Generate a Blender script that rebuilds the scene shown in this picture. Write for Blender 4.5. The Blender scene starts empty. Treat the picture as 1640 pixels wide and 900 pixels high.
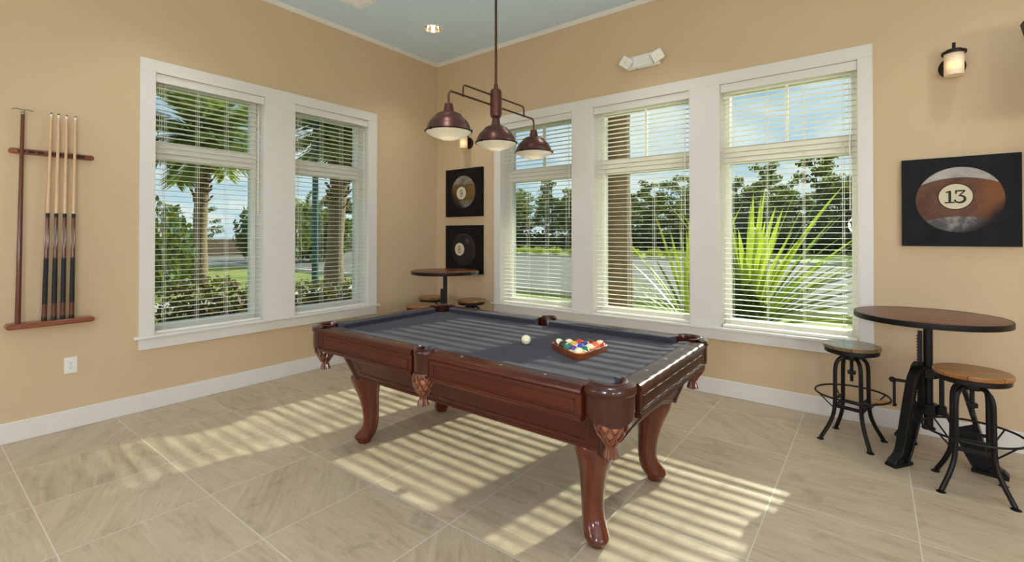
import bpy, bmesh, math, random
from math import sin, cos, pi, radians
from mathutils import Vector, Matrix
random.seed(7)
S = bpy.context.scene
COL = S.collection

# ------------------------------------------------------------------ camera, world, sun, lamps, exposure
cam_d = bpy.data.cameras.new('camera')
cam = bpy.data.objects.new('camera', cam_d); COL.objects.link(cam); S.camera = cam
cam_d.sensor_width = 36.0
cam_d.lens = 756.4167 / 1640 * 36
cam_d.shift_y = -(450 - 370.945) / 1640
cam_d.clip_start = 0.05; cam_d.clip_end = 500
_yaw, _pitch = 2.22356, 0.00752
cam.location = (4.66187, -4.43619, 1.41)
cam.rotation_euler = (pi / 2 + _pitch, 0, _yaw - pi / 2)

SKY_STRENGTH = 1.15
SUN_ENERGY = 9.8
FILL_GLOBE_W = 400.0
SPOT_W = 45.0
S.view_settings.view_transform = 'Standard'
S.view_settings.look = 'None'
S.view_settings.exposure = 0.0
S.view_settings.gamma = 1.0
S.view_settings.use_curve_mapping = False
S.cycles.use_denoising = True
S.cycles.max_bounces = 8
S.cycles.diffuse_bounces = 5
S.cycles.transparent_max_bounces = 16
S.cycles.caustics_reflective = False
S.cycles.caustics_refractive = False
S.cycles.sample_clamp_indirect = 6.0


def lin(r, g=None, b=None):
    if g is None:
        r, g, b = r
    f = lambda c: (c / 255 / 12.92) if c / 255 <= 0.04045 else ((c / 255 + 0.055) / 1.055) ** 2.4
    return (f(r), f(g), f(b), 1.0)


class NT:
    """small node-tree helper"""
    def __init__(s, tree):
        s.t = tree; s.n = tree.nodes; s.l = tree.links

    def put(s, inp, v):
        if hasattr(v, 'is_linked') or hasattr(v, 'links'):
            s.l.new(v, inp)
        else:
            inp.default_value = v

    def math(s, op, a, b=0.0, c=None, clamp=False):
        m = s.n.new('ShaderNodeMath'); m.operation = op; m.use_clamp = clamp
        s.put(m.inputs[0], a); s.put(m.inputs[1], b)
        if c is not None: s.put(m.inputs[2], c)
        return m.outputs[0]

    def mix(s, f, a, b, mode='MIX'):
        m = s.n.new('ShaderNodeMix'); m.data_type = 'RGBA'; m.blend_type = mode
        s.put(m.inputs[0], f); s.put(m.inputs[6], a); s.put(m.inputs[7], b)
        return m.outputs[2]

    def ramp(s, f, stops):
        r = s.n.new('ShaderNodeValToRGB'); e = r.color_ramp.elements
        while len(e) < len(stops): e.new(0.5)
        for el, (p, c) in zip(e, stops):
            el.position = p; el.color = c if len(c) == 4 else (*c, 1)
        s.put(r.inputs[0], f); return r.outputs[0]

    def smooth(s, v, a, b):
        m = s.n.new('ShaderNodeMapRange'); m.interpolation_type = 'SMOOTHSTEP'
        s.put(m.inputs[0], v); m.inputs[1].default_value = a; m.inputs[2].default_value = b
        m.inputs[3].default_value = 0; m.inputs[4].default_value = 1
        return m.outputs[0]

    def noise(s, vec, scale, detail=3, rough=0.5, dist=0.0):
        m = s.n.new('ShaderNodeTexNoise')
        if vec is not None: s.put(m.inputs['Vector'], vec)
        m.inputs['Scale'].default_value = scale; m.inputs['Detail'].default_value = detail
        m.inputs['Roughness'].default_value = rough; m.inputs['Distortion'].default_value = dist
        return m.outputs[0]

    def mapping(s, vec, scale=(1, 1, 1), rot=(0, 0, 0), loc=(0, 0, 0)):
        m = s.n.new('ShaderNodeMapping'); s.put(m.inputs[0], vec)
        m.inputs['Scale'].default_value = scale; m.inputs['Rotation'].default_value = rot
        m.inputs['Location'].default_value = loc
        return m.outputs[0]

    def obj(s):
        return s.n.new('ShaderNodeTexCoord').outputs['Object']

    def sep(s, v):
        m = s.n.new('ShaderNodeSeparateXYZ'); s.put(m.inputs[0], v); return m.outputs

    def comb(s, x, y, z):
        m = s.n.new('ShaderNodeCombineXYZ')
        for i, v in enumerate((x, y, z)): s.put(m.inputs[i], v)
        return m.outputs[0]

    def bump(s, h, strength=0.3, dist=0.002):
        b = s.n.new('ShaderNodeBump'); s.put(b.inputs['Height'], h)
        b.inputs['Strength'].default_value = strength; b.inputs['Distance'].default_value = dist
        return b.outputs[0]


# world: blue sky with drifting white clouds
world = bpy.data.worlds.new('world'); S.world = world; world.use_nodes = True
w = NT(world.node_tree)
bg = world.node_tree.nodes['Background']
g = w.n.new('ShaderNodeTexCoord').outputs['Generated']
gx = w.sep(g)
up = w.math('MAXIMUM', gx[2], 0.0)
base = w.ramp(up, [(0.0, lin(205, 220, 232)), (0.25, lin(160, 195, 226)), (0.8, lin(110, 160, 210))])
den = w.math('ADD', up, 0.18)
cv = w.comb(w.math('DIVIDE', gx[0], den), w.math('DIVIDE', gx[1], den), 0.0)
cl = w.noise(cv, 1.1, 6, 0.55, 0.3)
cm = w.smooth(cl, 0.38, 0.60)
c2 = w.noise(cv, 3.0, 4, 0.5)
cloud = w.mix(c2, lin(214, 218, 224), lin(250, 250, 250))
skyc = w.mix(cm, base, cloud)
grd = w.smooth(gx[2], -0.02, 0.0)
skyc = w.mix(grd, lin(120, 118, 105), skyc)
w.l.new(skyc, bg.inputs[0]); bg.inputs[1].default_value = SKY_STRENGTH

sun_d = bpy.data.lights.new('sun', 'SUN'); sun_d.energy = SUN_ENERGY; sun_d.angle = radians(0.6)
sun_d.color = (1.0, 0.94, 0.79)
sun = bpy.data.objects.new('sun', sun_d); COL.objects.link(sun); sun.location = (6, 20, 12)
_sd = Vector((-0.14, -1.0, -0.42 * math.hypot(1, 0.14))).normalized()
sun.rotation_euler = _sd.to_track_quat('-Z', 'Y').to_euler()

FILL_GLOBES = [(1.2, -7.3, 1.6), (4.5, -5.8, 1.6), (7.0, -5.6, 1.6), (7.6, -4.0, 1.6)]


# ------------------------------------------------------------------ mesh helper
class MB:
    def __init__(s):
        s.v = []; s.f = []; s.m = []; s.sm = []; s.cur = 0; s.smooth = True

    def add(s, vs, fs, M=None):
        o = len(s.v)
        if M is not None: vs = [M @ Vector(v) for v in vs]
        s.v += [tuple(v) for v in vs]
        for f in fs:
            s.f.append([i + o for i in f]); s.m.append(s.cur); s.sm.append(s.smooth)
        return s

    def box(s, x0, x1, y0, y1, z0, z1, M=None):
        vs = [(x, y, z) for x in (x0, x1) for y in (y0, y1) for z in (z0, z1)]
        return s.add(vs, [(0, 1, 3, 2), (4, 6, 7, 5), (0, 4, 5, 1), (2, 3, 7, 6), (0, 2, 6, 4), (1, 5, 7, 3)], M)

    def lathe(s, prof, n=24, M=None, a0=0.0, a1=2 * pi, flute=0, fd=0.0, cap=True):
        full = abs(a1 - a0 - 2 * pi) < 1e-6
        cnt = n if full else n + 1
        vs = []; fs = []
        for i in range(cnt):
            a = a0 + (a1 - a0) * i / n
            k = 1 + (fd * cos(flute * a) if flute else 0)
            for r, z in prof: vs.append((r * k * cos(a), r * k * sin(a), z))
        m = len(prof)
        for i in range(n):
            j = (i + 1) % cnt
            for k in range(m - 1):
                fs.append((i * m + k, j * m + k, j * m + k + 1, i * m + k + 1))
        if full and cap:
            if prof[0][0] > 1e-6: fs.append([i * m for i in range(cnt)][::-1])
            if prof[-1][0] > 1e-6: fs.append([i * m + m - 1 for i in range(cnt)])
        return s.add(vs, fs, M)

    def cyl(s, r, z0, z1, n=20, M=None, r2=None):
        return s.lathe([(r, z0), (r if r2 is None else r2, z1)], n, M)

    def tube(s, pts, r, n=8, closed=False, cap=True, sx=1.0, sy=1.0):
        pts = [Vector(p) for p in pts]; N = len(pts)
        rs = r if isinstance(r, (list, tuple)) else [r] * N
        vs = []; fs = []; prev = None
        for i, p in enumerate(pts):
            if closed: t = pts[(i + 1) % N] - pts[i - 1]
            else: t = pts[min(i + 1, N - 1)] - pts[max(i - 1, 0)]
            if t.length < 1e-9: t = Vector((0, 0, 1))
            t.normalize()
            if prev is None:
                ref = Vector((0, 0, 1)) if abs(t.z) < 0.9 else Vector((1, 0, 0))
                u = t.cross(ref).normalized()
            else:
                u = (prev - t * prev.dot(t)).normalized()
            prev = u; vv = t.cross(u)
            for k in range(n):
                a = 2 * pi * k / n
                vs.append(p + (u * cos(a) * sx + vv * sin(a) * sy) * rs[i])
        M = N if closed else N - 1
        for i in range(M):
            j = (i + 1) % N
            for k in range(n):
                k2 = (k + 1) % n
                fs.append((i * n + k, i * n + k2, j * n + k2, j * n + k))
        if cap and not closed:
            fs.append(list(range(n))[::-1]); fs.append([(N - 1) * n + k for k in range(n)])
        return s.add(vs, fs)

    def bar(s, a, b, w, h):
        """rectangular bar from a to b, width w sideways, height h"""
        a = Vector(a); b = Vector(b); t = (b - a); L = t.length; t.normalize()
        ref = Vector((0, 0, 1)) if abs(t.z) < 0.95 else Vector((1, 0, 0))
        u = t.cross(ref).normalized(); v = u.cross(t)
        M = Matrix((u, t, v)).transposed().to_4x4(); M.translation = a
        return s.box(-w / 2, w / 2, 0, L, -h / 2, h / 2, M)

    def prism(s, poly, z0, z1, M=None):
        """poly (x,y) CCW extruded z0..z1"""
        n = len(poly)
        vs = [(x, y, z0) for x, y in poly] + [(x, y, z1) for x, y in poly]
        fs = [list(range(n))[::-1], [n + i for i in range(n)]]
        for i in range(n):
            j = (i + 1) % n; fs.append((i, j, n + j, n + i))
        return s.add(vs, fs, M)

    def sphere(s, r, c=(0, 0, 0), nu=24, nv=14, sc=(1, 1, 1)):
        vs = [(c[0], c[1], c[2] - r * sc[2])]; fs = []
        for j in range(1, nv):
            t = -pi / 2 + pi * j / nv
            for i in range(nu):
                a = 2 * pi * i / nu
                vs.append((c[0] + r * sc[0] * cos(t) * cos(a), c[1] + r * sc[1] * cos(t) * sin(a), c[2] + r * sc[2] * sin(t)))
        vs.append((c[0], c[1], c[2] + r * sc[2])); T = len(vs) - 1
        for i in range(nu):
            i2 = (i + 1) % nu
            fs.append((0, 1 + i2, 1 + i)); fs.append((T, T - nu + i, T - nu + i2))
            for j in range(nv - 2):
                fs.append((1 + j * nu + i, 1 + j * nu + i2, 1 + (j + 1) * nu + i2, 1 + (j + 1) * nu + i))
        return s.add(vs, fs)

    def build(s, name, mats, parent=None, bevel=0.0, loc=None, rot=None, smooth_angle=35, merge=False, seg=2):
        me = bpy.data.meshes.new(name)
        me.from_pydata(s.v, [], s.f)
        if not isinstance(mats, (list, tuple)): mats = [mats]
        for m in mats: me.materials.append(m)
        me.polygons.foreach_set('material_index', s.m)
        me.polygons.foreach_set('use_smooth', s.sm)
        me.update()
        if merge:
            b = bmesh.new(); b.from_mesh(me); bmesh.ops.remove_doubles(b, verts=b.verts, dist=1e-5)
            bmesh.ops.recalc_face_normals(b, faces=b.faces); b.to_mesh(me); b.free()
        if smooth_angle: me.set_sharp_from_angle(angle=radians(smooth_angle))
        o = bpy.data.objects.new(name, me); COL.objects.link(o)
        if parent is not None: o.parent = parent
        if loc is not None: o.location = loc
        if rot is not None: o.rotation_euler = rot
        if bevel:
            bm_ = o.modifiers.new('bevel', 'BEVEL'); bm_.width = bevel; bm_.segments = seg
            bm_.limit_method = 'ANGLE'; bm_.angle_limit = radians(40)
        return o


def empty(name, loc=(0, 0, 0), rz=0.0):
    o = bpy.data.objects.new(name, None); COL.objects.link(o)
    o.location = loc; o.rotation_euler = (0, 0, rz); o.empty_display_size = 0.1
    return o


def tag(o, label, cat, group=None, kind=None):
    o['label'] = label; o['category'] = cat
    if group: o['group'] = group
    if kind: o['kind'] = kind
    return o


def struct(o):
    o['kind'] = 'structure'; return o


def copy_tree(root, loc=None, rz=None, scale=None, label=None, group=None):
    r = root.copy(); COL.objects.link(r)
    def rec(src, dst):
        for ch in list(src.children):
            c = ch.copy(); COL.objects.link(c); c.parent = dst
            rec(ch, c)
    rec(root, r)
    if loc is not None: r.location = loc
    if rz is not None: r.rotation_euler = (0, 0, rz)
    if scale is not None: r.scale = scale
    if label: r['label'] = label
    if group: r['group'] = group
    return r


def bez(p0, p1, p2, p3, n=10):
    out = []
    for i in range(n + 1):
        t = i / n; a = (1 - t)
        out.append(Vector(p0) * a ** 3 + Vector(p1) * 3 * a * a * t + Vector(p2) * 3 * a * t * t + Vector(p3) * t ** 3)
    return out


def spline(pts, n=6):
    """catmull-rom through pts"""
    P = [Vector(p) for p in pts]; out = []
    for i in range(len(P) - 1):
        a = P[i - 1] if i > 0 else P[i] * 2 - P[i + 1]
        b, c = P[i], P[i + 1]
        d = P[i + 2] if i + 2 < len(P) else P[i + 1] * 2 - P[i]
        for k in range(n):
            t = k / n
            out.append(0.5 * ((2 * b) + (c - a) * t + (2 * a - 5 * b + 4 * c - d) * t * t + (3 * b - a - 3 * c + d) * t ** 3))
    out.append(P[-1]); return out


# ------------------------------------------------------------------ materials
def mat(name, col, rough=0.5, metal=0.0, noise=None, bump=None, spec=0.5, coat=0.0, emis=None, es=0.0, sheen=0.0):
    m = bpy.data.materials.new(name); m.use_nodes = True
    t = NT(m.node_tree); p = m.node_tree.nodes['Principled BSDF']
    c = lin(col)
    p.inputs['Base Color'].default_value = c
    p.inputs['Roughness'].default_value = rough; p.inputs['Metallic'].default_value = metal
    p.inputs['Specular IOR Level'].default_value = spec
    if coat: p.inputs['Coat Weight'].default_value = coat; p.inputs['Coat Roughness'].default_value = 0.12
    if sheen: p.inputs['Sheen Weight'].default_value = sheen
    if emis is not None:
        p.inputs['Emission Color'].default_value = lin(emis); p.inputs['Emission Strength'].default_value = es
    if noise:  # (scale, amount, colour2[, stretch])
        vec = t.obj()
        if len(noise) > 3: vec = t.mapping(vec, noise[3])
        n = t.noise(vec, noise[0], 5, 0.6, 0.4)
        n = t.smooth(n, 0.5 - noise[1] / 2, 0.5 + noise[1] / 2)
        t.l.new(t.mix(n, c, lin(noise[2])), p.inputs['Base Color'])
    if bump:  # (scale, strength, distance)
        t.l.new(t.bump(t.noise(t.obj(), bump[0], 3), bump[1], bump[2]), p.inputs['Normal'])
    return m


M_wall = mat('wall_paint', (207, 181, 146), 0.75, noise=(0.7, 1.0, (204, 178, 144)), bump=(220, 0.12, 0.001), spec=0.25)
M_ceil = mat('ceiling_paint', (216, 238, 254), 0.9, bump=(150, 0.15, 0.001), spec=0.2)
M_white = mat('white_trim_paint', (225, 219, 212), 0.45, spec=0.4)
M_blind = mat('cream_blind_slats', (240, 235, 224), 0.5, spec=0.4)
M_vinyl = mat('cream_window_vinyl', (230, 226, 216), 0.45)
M_cord = mat('blind_cord', (232, 230, 215), 0.8)
M_black = mat('black_iron', (22, 21, 22), 0.42, 0.6, noise=(9, 0.9, (34, 31, 30)), bump=(60, 0.25, 0.001))
M_bronze = mat('oil_rubbed_bronze', (104, 66, 54), 0.34, 0.75, noise=(6, 0.8, (82, 52, 44)), spec=0.6)
M_bronze_dk = mat('dark_bronze', (46, 34, 32), 0.35, 0.7)
M_steel = mat('steel', (190, 190, 185), 0.3, 1.0)
M_brass = mat('brass_ferrule', (205, 185, 140), 0.3, 0.9)
M_plate = mat('outlet_plastic', (235, 232, 225), 0.35)
M_dark = mat('dark_slot', (25, 24, 24), 0.6)
M_felt = mat('grey_felt', (80, 78, 85), 0.85, noise=(400, 0.9, (72, 70, 77)), spec=0.12)
M_pearl = mat('pearl_inlay', (235, 228, 210), 0.25)
M_ivory = mat('ivory_ball', (238, 228, 190), 0.12, coat=0.5)


def wood(name, c1, c2, c3, rough=0.28, coat=0.5, axis='x', scale=9.0, planks=0.0, planks_w=0.09):
    m = bpy.data.materials.new(name); m.use_nodes = True
    t = NT(m.node_tree); p = m.node_tree.nodes['Principled BSDF']
    o = t.obj()
    st = {'x': (0.12, 1, 1), 'y': (1, 0.12, 1), 'z': (1, 1, 0.12)}[axis]
    vec = o
    if planks:
        xs = t.sep(o)
        cell = t.math('FLOOR', t.math('DIVIDE', xs[1] if axis == 'x' else xs[0], planks_w))
        vec = t.comb(t.math('ADD', xs[0], t.math('MULTIPLY', cell, 3.7)), t.math('ADD', xs[1], t.math('MULTIPLY', cell, 1.3)), xs[2])
    n1 = t.noise(t.mapping(vec, st), scale, 6, 0.65, 1.2)
    n2 = t.noise(t.mapping(vec, st), scale * 5, 4, 0.6, 0.3)
    c = t.ramp(n1, [(0.3, lin(c1)), (0.5, lin(c2)), (0.72, lin(c3))])
    c = t.mix(t.smooth(n2, 0.3, 0.75), t.mix(0.35, c, lin(c1)), c)
    if planks:
        wn = t.n.new('ShaderNodeTexWhiteNoise'); wn.noise_dimensions = '1D'; t.l.new(cell, wn.inputs['W'])
        c = t.mix(t.math('MULTIPLY', wn.outputs[0], planks), c, lin(c1))
        fr = t.math('FRACT', t.math('DIVIDE', xs[1] if axis == 'x' else xs[0], planks_w))
        gap = t.math('LESS_THAN', fr, 0.04)
        c = t.mix(t.math('MULTIPLY', gap, 0.75), c, lin(25, 15, 10))
    t.l.new(c, p.inputs['Base Color'])
    p.inputs['Roughness'].default_value = rough; p.inputs['Specular IOR Level'].default_value = 0.3
    p.inputs['Coat Weight'].default_value = coat; p.inputs['Coat Roughness'].default_value = 0.12
    t.l.new(t.bump(n2, 0.08, 0.001), p.inputs['Normal'])
    return m


M_mahog = wood('mahogany', (58, 18, 8), (76, 26, 11), (94, 36, 15), 0.3, 0.15, scale=5)
M_mahog_y = wood('mahogany_crossgrain', (46, 17, 9), (60, 24, 12), (76, 31, 15), 0.32, 0.25, axis='y', scale=5)
M_mahog_z = wood('mahogany_leg', (64, 21, 9), (96, 35, 14), (122, 50, 21), 0.17, 0.7, axis='z', scale=5)
M_mahog_dk = wood('dark_mahogany', (52, 20, 12), (62, 25, 15), (74, 31, 19), 0.25, 0.35, axis='z', scale=4)
M_rackwood = wood('cue_rack_wood', (100, 48, 28), (140, 74, 45), (160, 92, 58), 0.3, 0.4, axis='y')
M_triangle = wood('ball_triangle_wood', (96, 42, 18), (128, 60, 28), (148, 74, 38), 0.25, 0.5)
M_maple = wood('maple_shaft', (205, 165, 125), (216, 180, 142), (224, 192, 156), 0.3, 0.4, axis='z', scale=20)
M_butt = wood('cue_butt', (74, 38, 22), (104, 56, 32), (130, 74, 42), 0.3, 0.3, axis='z', scale=14)
M_wrap = mat('black_wrap', (20, 20, 22), 0.7)
M_bridge = wood('bridge_stick', (70, 32, 20), (100, 48, 30), (122, 62, 38), 0.3, 0.4, axis='z', scale=14)
M_top = wood('walnut_table_top', (96, 60, 46), (126, 84, 65), (148, 102, 80), 0.42, 0.12, axis='x', scale=10, planks=0.3, planks_w=0.11)
M_top_dk = wood('amber_walnut_top', (84, 46, 24), (118, 68, 36), (140, 84, 46), 0.35, 0.15, axis='x', scale=10, planks=0.3, planks_w=0.11)
M_seat = wood('honey_wood_seat', (112, 70, 34), (160, 104, 52), (190, 130, 70), 0.3, 0.35, axis='x', scale=12, planks=0.35, planks_w=0.075)
M_seat_g = wood('weathered_wood_seat', (88, 72, 46), (120, 98, 62), (142, 118, 80), 0.22, 0.5, axis='x', scale=12, planks=0.4, planks_w=0.075)
M_handle = wood('turned_handle_wood', (150, 98, 58), (184, 128, 82), (202, 150, 104), 0.4, 0.2, axis='x', scale=20)
M_leather = mat('copper_leather', (124, 66, 42), 0.3, 0.1, noise=(30, 0.9, (86, 44, 30)), coat=0.4)
M_throat = mat('dark_red_pocket_leather', (72, 24, 18), 0.3, coat=0.5)
M_leather_in = mat('tan_leather_liner', (178, 112, 78), 0.5)


def glass_mat(name, tint=(235, 245, 240), refl=0.06):
    m = bpy.data.materials.new(name); m.use_nodes = True; t = NT(m.node_tree)
    out = m.node_tree.nodes['Material Output']; m.node_tree.nodes.remove(m.node_tree.nodes['Principled BSDF'])
    tr = t.n.new('ShaderNodeBsdfTransparent'); tr.inputs[0].default_value = lin(tint)
    gl = t.n.new('ShaderNodeBsdfGlossy'); gl.inputs['Roughness'].default_value = 0.02
    mx = t.n.new('ShaderNodeMixShader')
    fr = t.n.new('ShaderNodeFresnel'); fr.inputs[0].default_value = 1.3
    t.l.new(fr.outputs[0], mx.inputs[0])
    t.l.new(tr.outputs[0], mx.inputs[1]); t.l.new(gl.outputs[0], mx.inputs[2]); t.l.new(mx.outputs[0], out.inputs[0])
    return m


M_glass = glass_mat('window_glass', (226, 243, 238))


def floor_mat():
    m = bpy.data.materials.new('stone_tile_floor'); m.use_nodes = True
    t = NT(m.node_tree); p = m.node_tree.nodes['Principled BSDF']
    xs = t.sep(t.obj()); T = 0.6055
    u = t.math('DIVIDE', t.math('SUBTRACT', xs[0], 0.588), T)
    v = t.math('DIVIDE', t.math('ADD', xs[1], 0.965), T)
    cu = t.math('FLOOR', u); cvv = t.math('FLOOR', v)
    fu = t.math('FRACT', u); fv = t.math('FRACT', v)
    wn = t.n.new('ShaderNodeTexWhiteNoise'); wn.noise_dimensions = '2D'; t.l.new(t.comb(cu, cvv, 0), wn.inputs['Vector'])
    rnd = t.sep(wn.outputs['Color'])
    # most tiles streaked along x, the rest turned
    ang = t.math('ADD', t.math('MULTIPLY', t.math('GREATER_THAN', rnd[0], 0.72), 0.6), t.math('MULTIPLY', t.math('SUBTRACT', rnd[1], 0.5), 0.35))
    vr = t.n.new('ShaderNodeVectorRotate'); vr.rotation_type = 'Z_AXIS'
    t.l.new(t.comb(t.math('SUBTRACT', fu, 0.5), t.math('SUBTRACT', fv, 0.5), 0), vr.inputs['Vector']); t.l.new(ang, vr.inputs['Angle'])
    r = t.sep(vr.outputs[0])
    off = t.math('MULTIPLY', rnd[2], 37.0)
    q = t.comb(t.math('ADD', t.math('MULTIPLY', r[0], 0.7), off), t.math('MULTIPLY', r[1], 5.5), t.math('MULTIPLY', rnd[0], 11.0))
    soft = t.math('ADD', 0.55, t.math('MULTIPLY', rnd[1], 0.45))
    q2 = t.comb(t.math('ADD', t.math('MULTIPLY', r[0], 1.6), off), t.math('MULTIPLY', r[1], 2.0), t.math('MULTIPLY', rnd[1], 9.0))
    streak = t.noise(q, 1.7, 6, 0.62, 0.7)
    fine = t.noise(q, 7.0, 4, 0.7, 0.2)
    blot = t.noise(q2, 1.3, 6, 0.68, 0.5)
    grain = t.noise(t.obj(), 55, 3, 0.7)
    c = t.ramp(streak, [(0.28, lin(158, 139, 114)), (0.45, lin(183, 163, 136)), (0.6, lin(193, 174, 149)), (0.75, lin(206, 189, 165))])
    c = t.mix(soft, lin(189, 170, 144), c)
    c = t.mix(t.math('MULTIPLY', t.smooth(fine, 0.45, 0.75), 0.45), c, lin(154, 135, 110))
    c = t.mix(t.math('MULTIPLY', t.smooth(blot, 0.54, 0.72), 0.75), c, lin(150, 134, 112))
    c = t.mix(t.math('MULTIPLY', t.smooth(blot, 0.42, 0.2), 0.35), c, lin(196, 170, 136))
    c = t.mix(t.math('MULTIPLY', t.smooth(grain, 0.55, 0.8), 0.18), c, lin(140, 124, 100))
    c = t.mix(t.math('MULTIPLY', t.math('SUBTRACT', rnd[1], 0.2), 0.16), c, lin(150, 134, 110))
    g = 0.0065
    edge = t.math('MINIMUM', t.math('MINIMUM', fu, t.math('SUBTRACT', 1.0, fu)), t.math('MINIMUM', fv, t.math('SUBTRACT', 1.0, fv)))
    gm = t.math('SUBTRACT', 1.0, t.smooth(edge, g * 0.5, g))
    c = t.mix(gm, c, lin(204, 194, 176))
    t.l.new(c, p.inputs['Base Color'])
    p.inputs['Specular IOR Level'].default_value = 0.35
    t.l.new(t.math('ADD', 0.34, t.math('MULTIPLY', fine, 0.2)), p.inputs['Roughness'])
    t.l.new(t.bump(t.math('SUBTRACT', t.math('MULTIPLY', fine, 0.4), gm), 0.25, 0.0015), p.inputs['Normal'])
    return m


M_floor = floor_mat()

# ------------------------------------------------------------------ room shell
XR, YR = 8.4, -8.2          # far sides of the room behind the camera
ZC = 3.71
OPZ0, OPZ1 = 0.60, 2.749    # window openings
LW = [(-3.156, -2.266), (-1.983, -1.089)]
RW = [(1.095, 2.099), (2.338, 3.337), (3.580, 4.581)]
T = 0.26


def wall_x(x0, x1, ya, yb, openings, name):
    b = MB(); b.smooth = False
    ys = [ya] + [c for o in openings for c in o] + [yb]
    for i in range(0, len(ys), 2): b.box(x0, x1, ys[i], ys[i + 1], 0, ZC + 0.1)
    for o in openings:
        b.box(x0, x1, o[0], o[1], 0, OPZ0 - 0.02); b.box(x0, x1, o[0], o[1], OPZ1, ZC + 0.1)
    return struct(b.build(name, M_wall))


def wall_y(y0, y1, xa, xb, openings, name, z0=OPZ0 - 0.02, z1=OPZ1):
    b = MB(); b.smooth = False
    xs = [xa] + [c for o in openings for c in o] + [xb]
    for i in range(0, len(xs), 2): b.box(xs[i], xs[i + 1], y0, y1, 0, ZC + 0.1)
    for o in openings:
        b.box(o[0], o[1], y0, y1, 0, z0); b.box(o[0], o[1], y0, y1, z1, ZC + 0.1)
    return struct(b.build(name, M_wall))


b = MB(); b.smooth = False; b.box(-T, XR + T, YR - T, T, -0.2, 0.0); struct(b.build('floor', M_floor))
b = MB(); b.smooth = False; b.box(-T, XR + T, YR - T, T, ZC, ZC + 0.2); struct(b.build('ceiling', M_ceil))
wall_x(-T, 0, YR, 0, LW, 'wall_left')
wall_y(0, T, -T, XR + T, RW, 'wall_right')
# walls behind the camera, each with a wide opening added for fill light
wall_y(YR - T, YR, -T, XR + T, [(1.2, 7.2)], 'wall_rear', 0.6, 2.75)
b = MB(); b.smooth = False
b.box(XR, XR + T, YR, 0, 0, 0.6); b.box(XR, XR + T, YR, 0, 2.75, ZC + 0.1)
b.box(XR, XR + T, YR, -7.0, 0.6, 2.75); b.box(XR, XR + T, -1.5, 0, 0.6, 2.75)
struct(b.build('wall_side', M_wall))

# baseboards
def baseboard(name, pts):
    b = MB(); b.smooth = False; b.box(*pts); return struct(b.build(name, M_white, bevel=0.004))
baseboard('baseboard_left', (0, 0.016, YR, 0, 0, 0.14))
baseboard('baseboard_right', (0.016, XR, -0.016, 0, 0, 0.14))
# slim crown strip under the ceiling
def crown(name, horizontal):
    prof = [(0, 0), (0.010, 0), (0.028, 0.028), (0.030, 0.042), (0, 0.042)]
    b = MB(); b.smooth = False
    if horizontal: vs = [(x, -d, 3.668 + z) for x in (0.0, XR) for d, z in prof]
    else: vs = [(d, y, 3.668 + z) for y in (YR, 0.0) for d, z in prof]
    n = len(prof)
    fs = [(i, (i + 1) % n, n + (i + 1) % n, n + i) for i in range(n)] + [list(range(n)), list(range(n, 2 * n))[::-1]]
    b.add(vs, fs); struct(b.build(name, M_white, merge=True))
crown('trim_1', False); crown('trim_2', True)


# ------------------------------------------------------------------ windows
# local frame of a window wall: s runs along the wall, d goes outward, z up
def LF(kind):
    if kind == 'L': return lambda s, d, z: (-d, s, z)
    return lambda s, d, z: (s, d, z)


def wbox(b, F, s0, s1, d0, d1, z0, z1):
    a = F(s0, d0, z0); c = F(s1, d1, z1)
    b.box(min(a[0], c[0]), max(a[0], c[0]), min(a[1], c[1]), max(a[1], c[1]), min(a[2], c[2]), max(a[2], c[2]))


def casing(kind, s0, s1, ops, name):
    F = LF(kind); b = MB(); b.smooth = False
    t = 0.02
    cuts = [s0] + [c for o in ops for c in o] + [s1]
    for i in range(0, len(cuts), 2): wbox(b, F, cuts[i], cuts[i + 1], -t, 0, OPZ0, 2.749)
    wbox(b, F, s0, s1, -t, 0, 2.749, 2.84)
    # jamb liners
    for o in ops:
        wbox(b, F, o[0] - 0.001, o[0] + 0.010, -t, T, OPZ0, OPZ1); wbox(b, F, o[1] - 0.010, o[1] + 0.001, -t, T, OPZ0, OPZ1)
        wbox(b, F, o[0] + 0.010, o[1] - 0.010, -t, T, OPZ1 - 0.010, OPZ1 + 0.001)
    c = struct(b.build(name, M_white, bevel=0.0015, seg=1))
    b = MB(); b.smooth = False
    wbox(b, F, s0 - 0.035, s1 + 0.035, -0.045, 0.0, 0.578, OPZ0)
    for o in ops: wbox(b, F, o[0] + 0.001, o[1] - 0.001, 0.0, T, 0.5795, OPZ0)
    b.build('window_sill', M_white, parent=c, bevel=0.004)
    b = MB(); b.smooth = False
    wbox(b, F, s0, s1, -t, 0, 0.49, 0.578)
    b.build('apron_board', M_white, parent=c, bevel=0.002)
    return c


casing('L', -3.251, -0.983, LW, 'trim_3')
casing('R', 1.008, 4.665, RW, 'trim_4')


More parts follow.
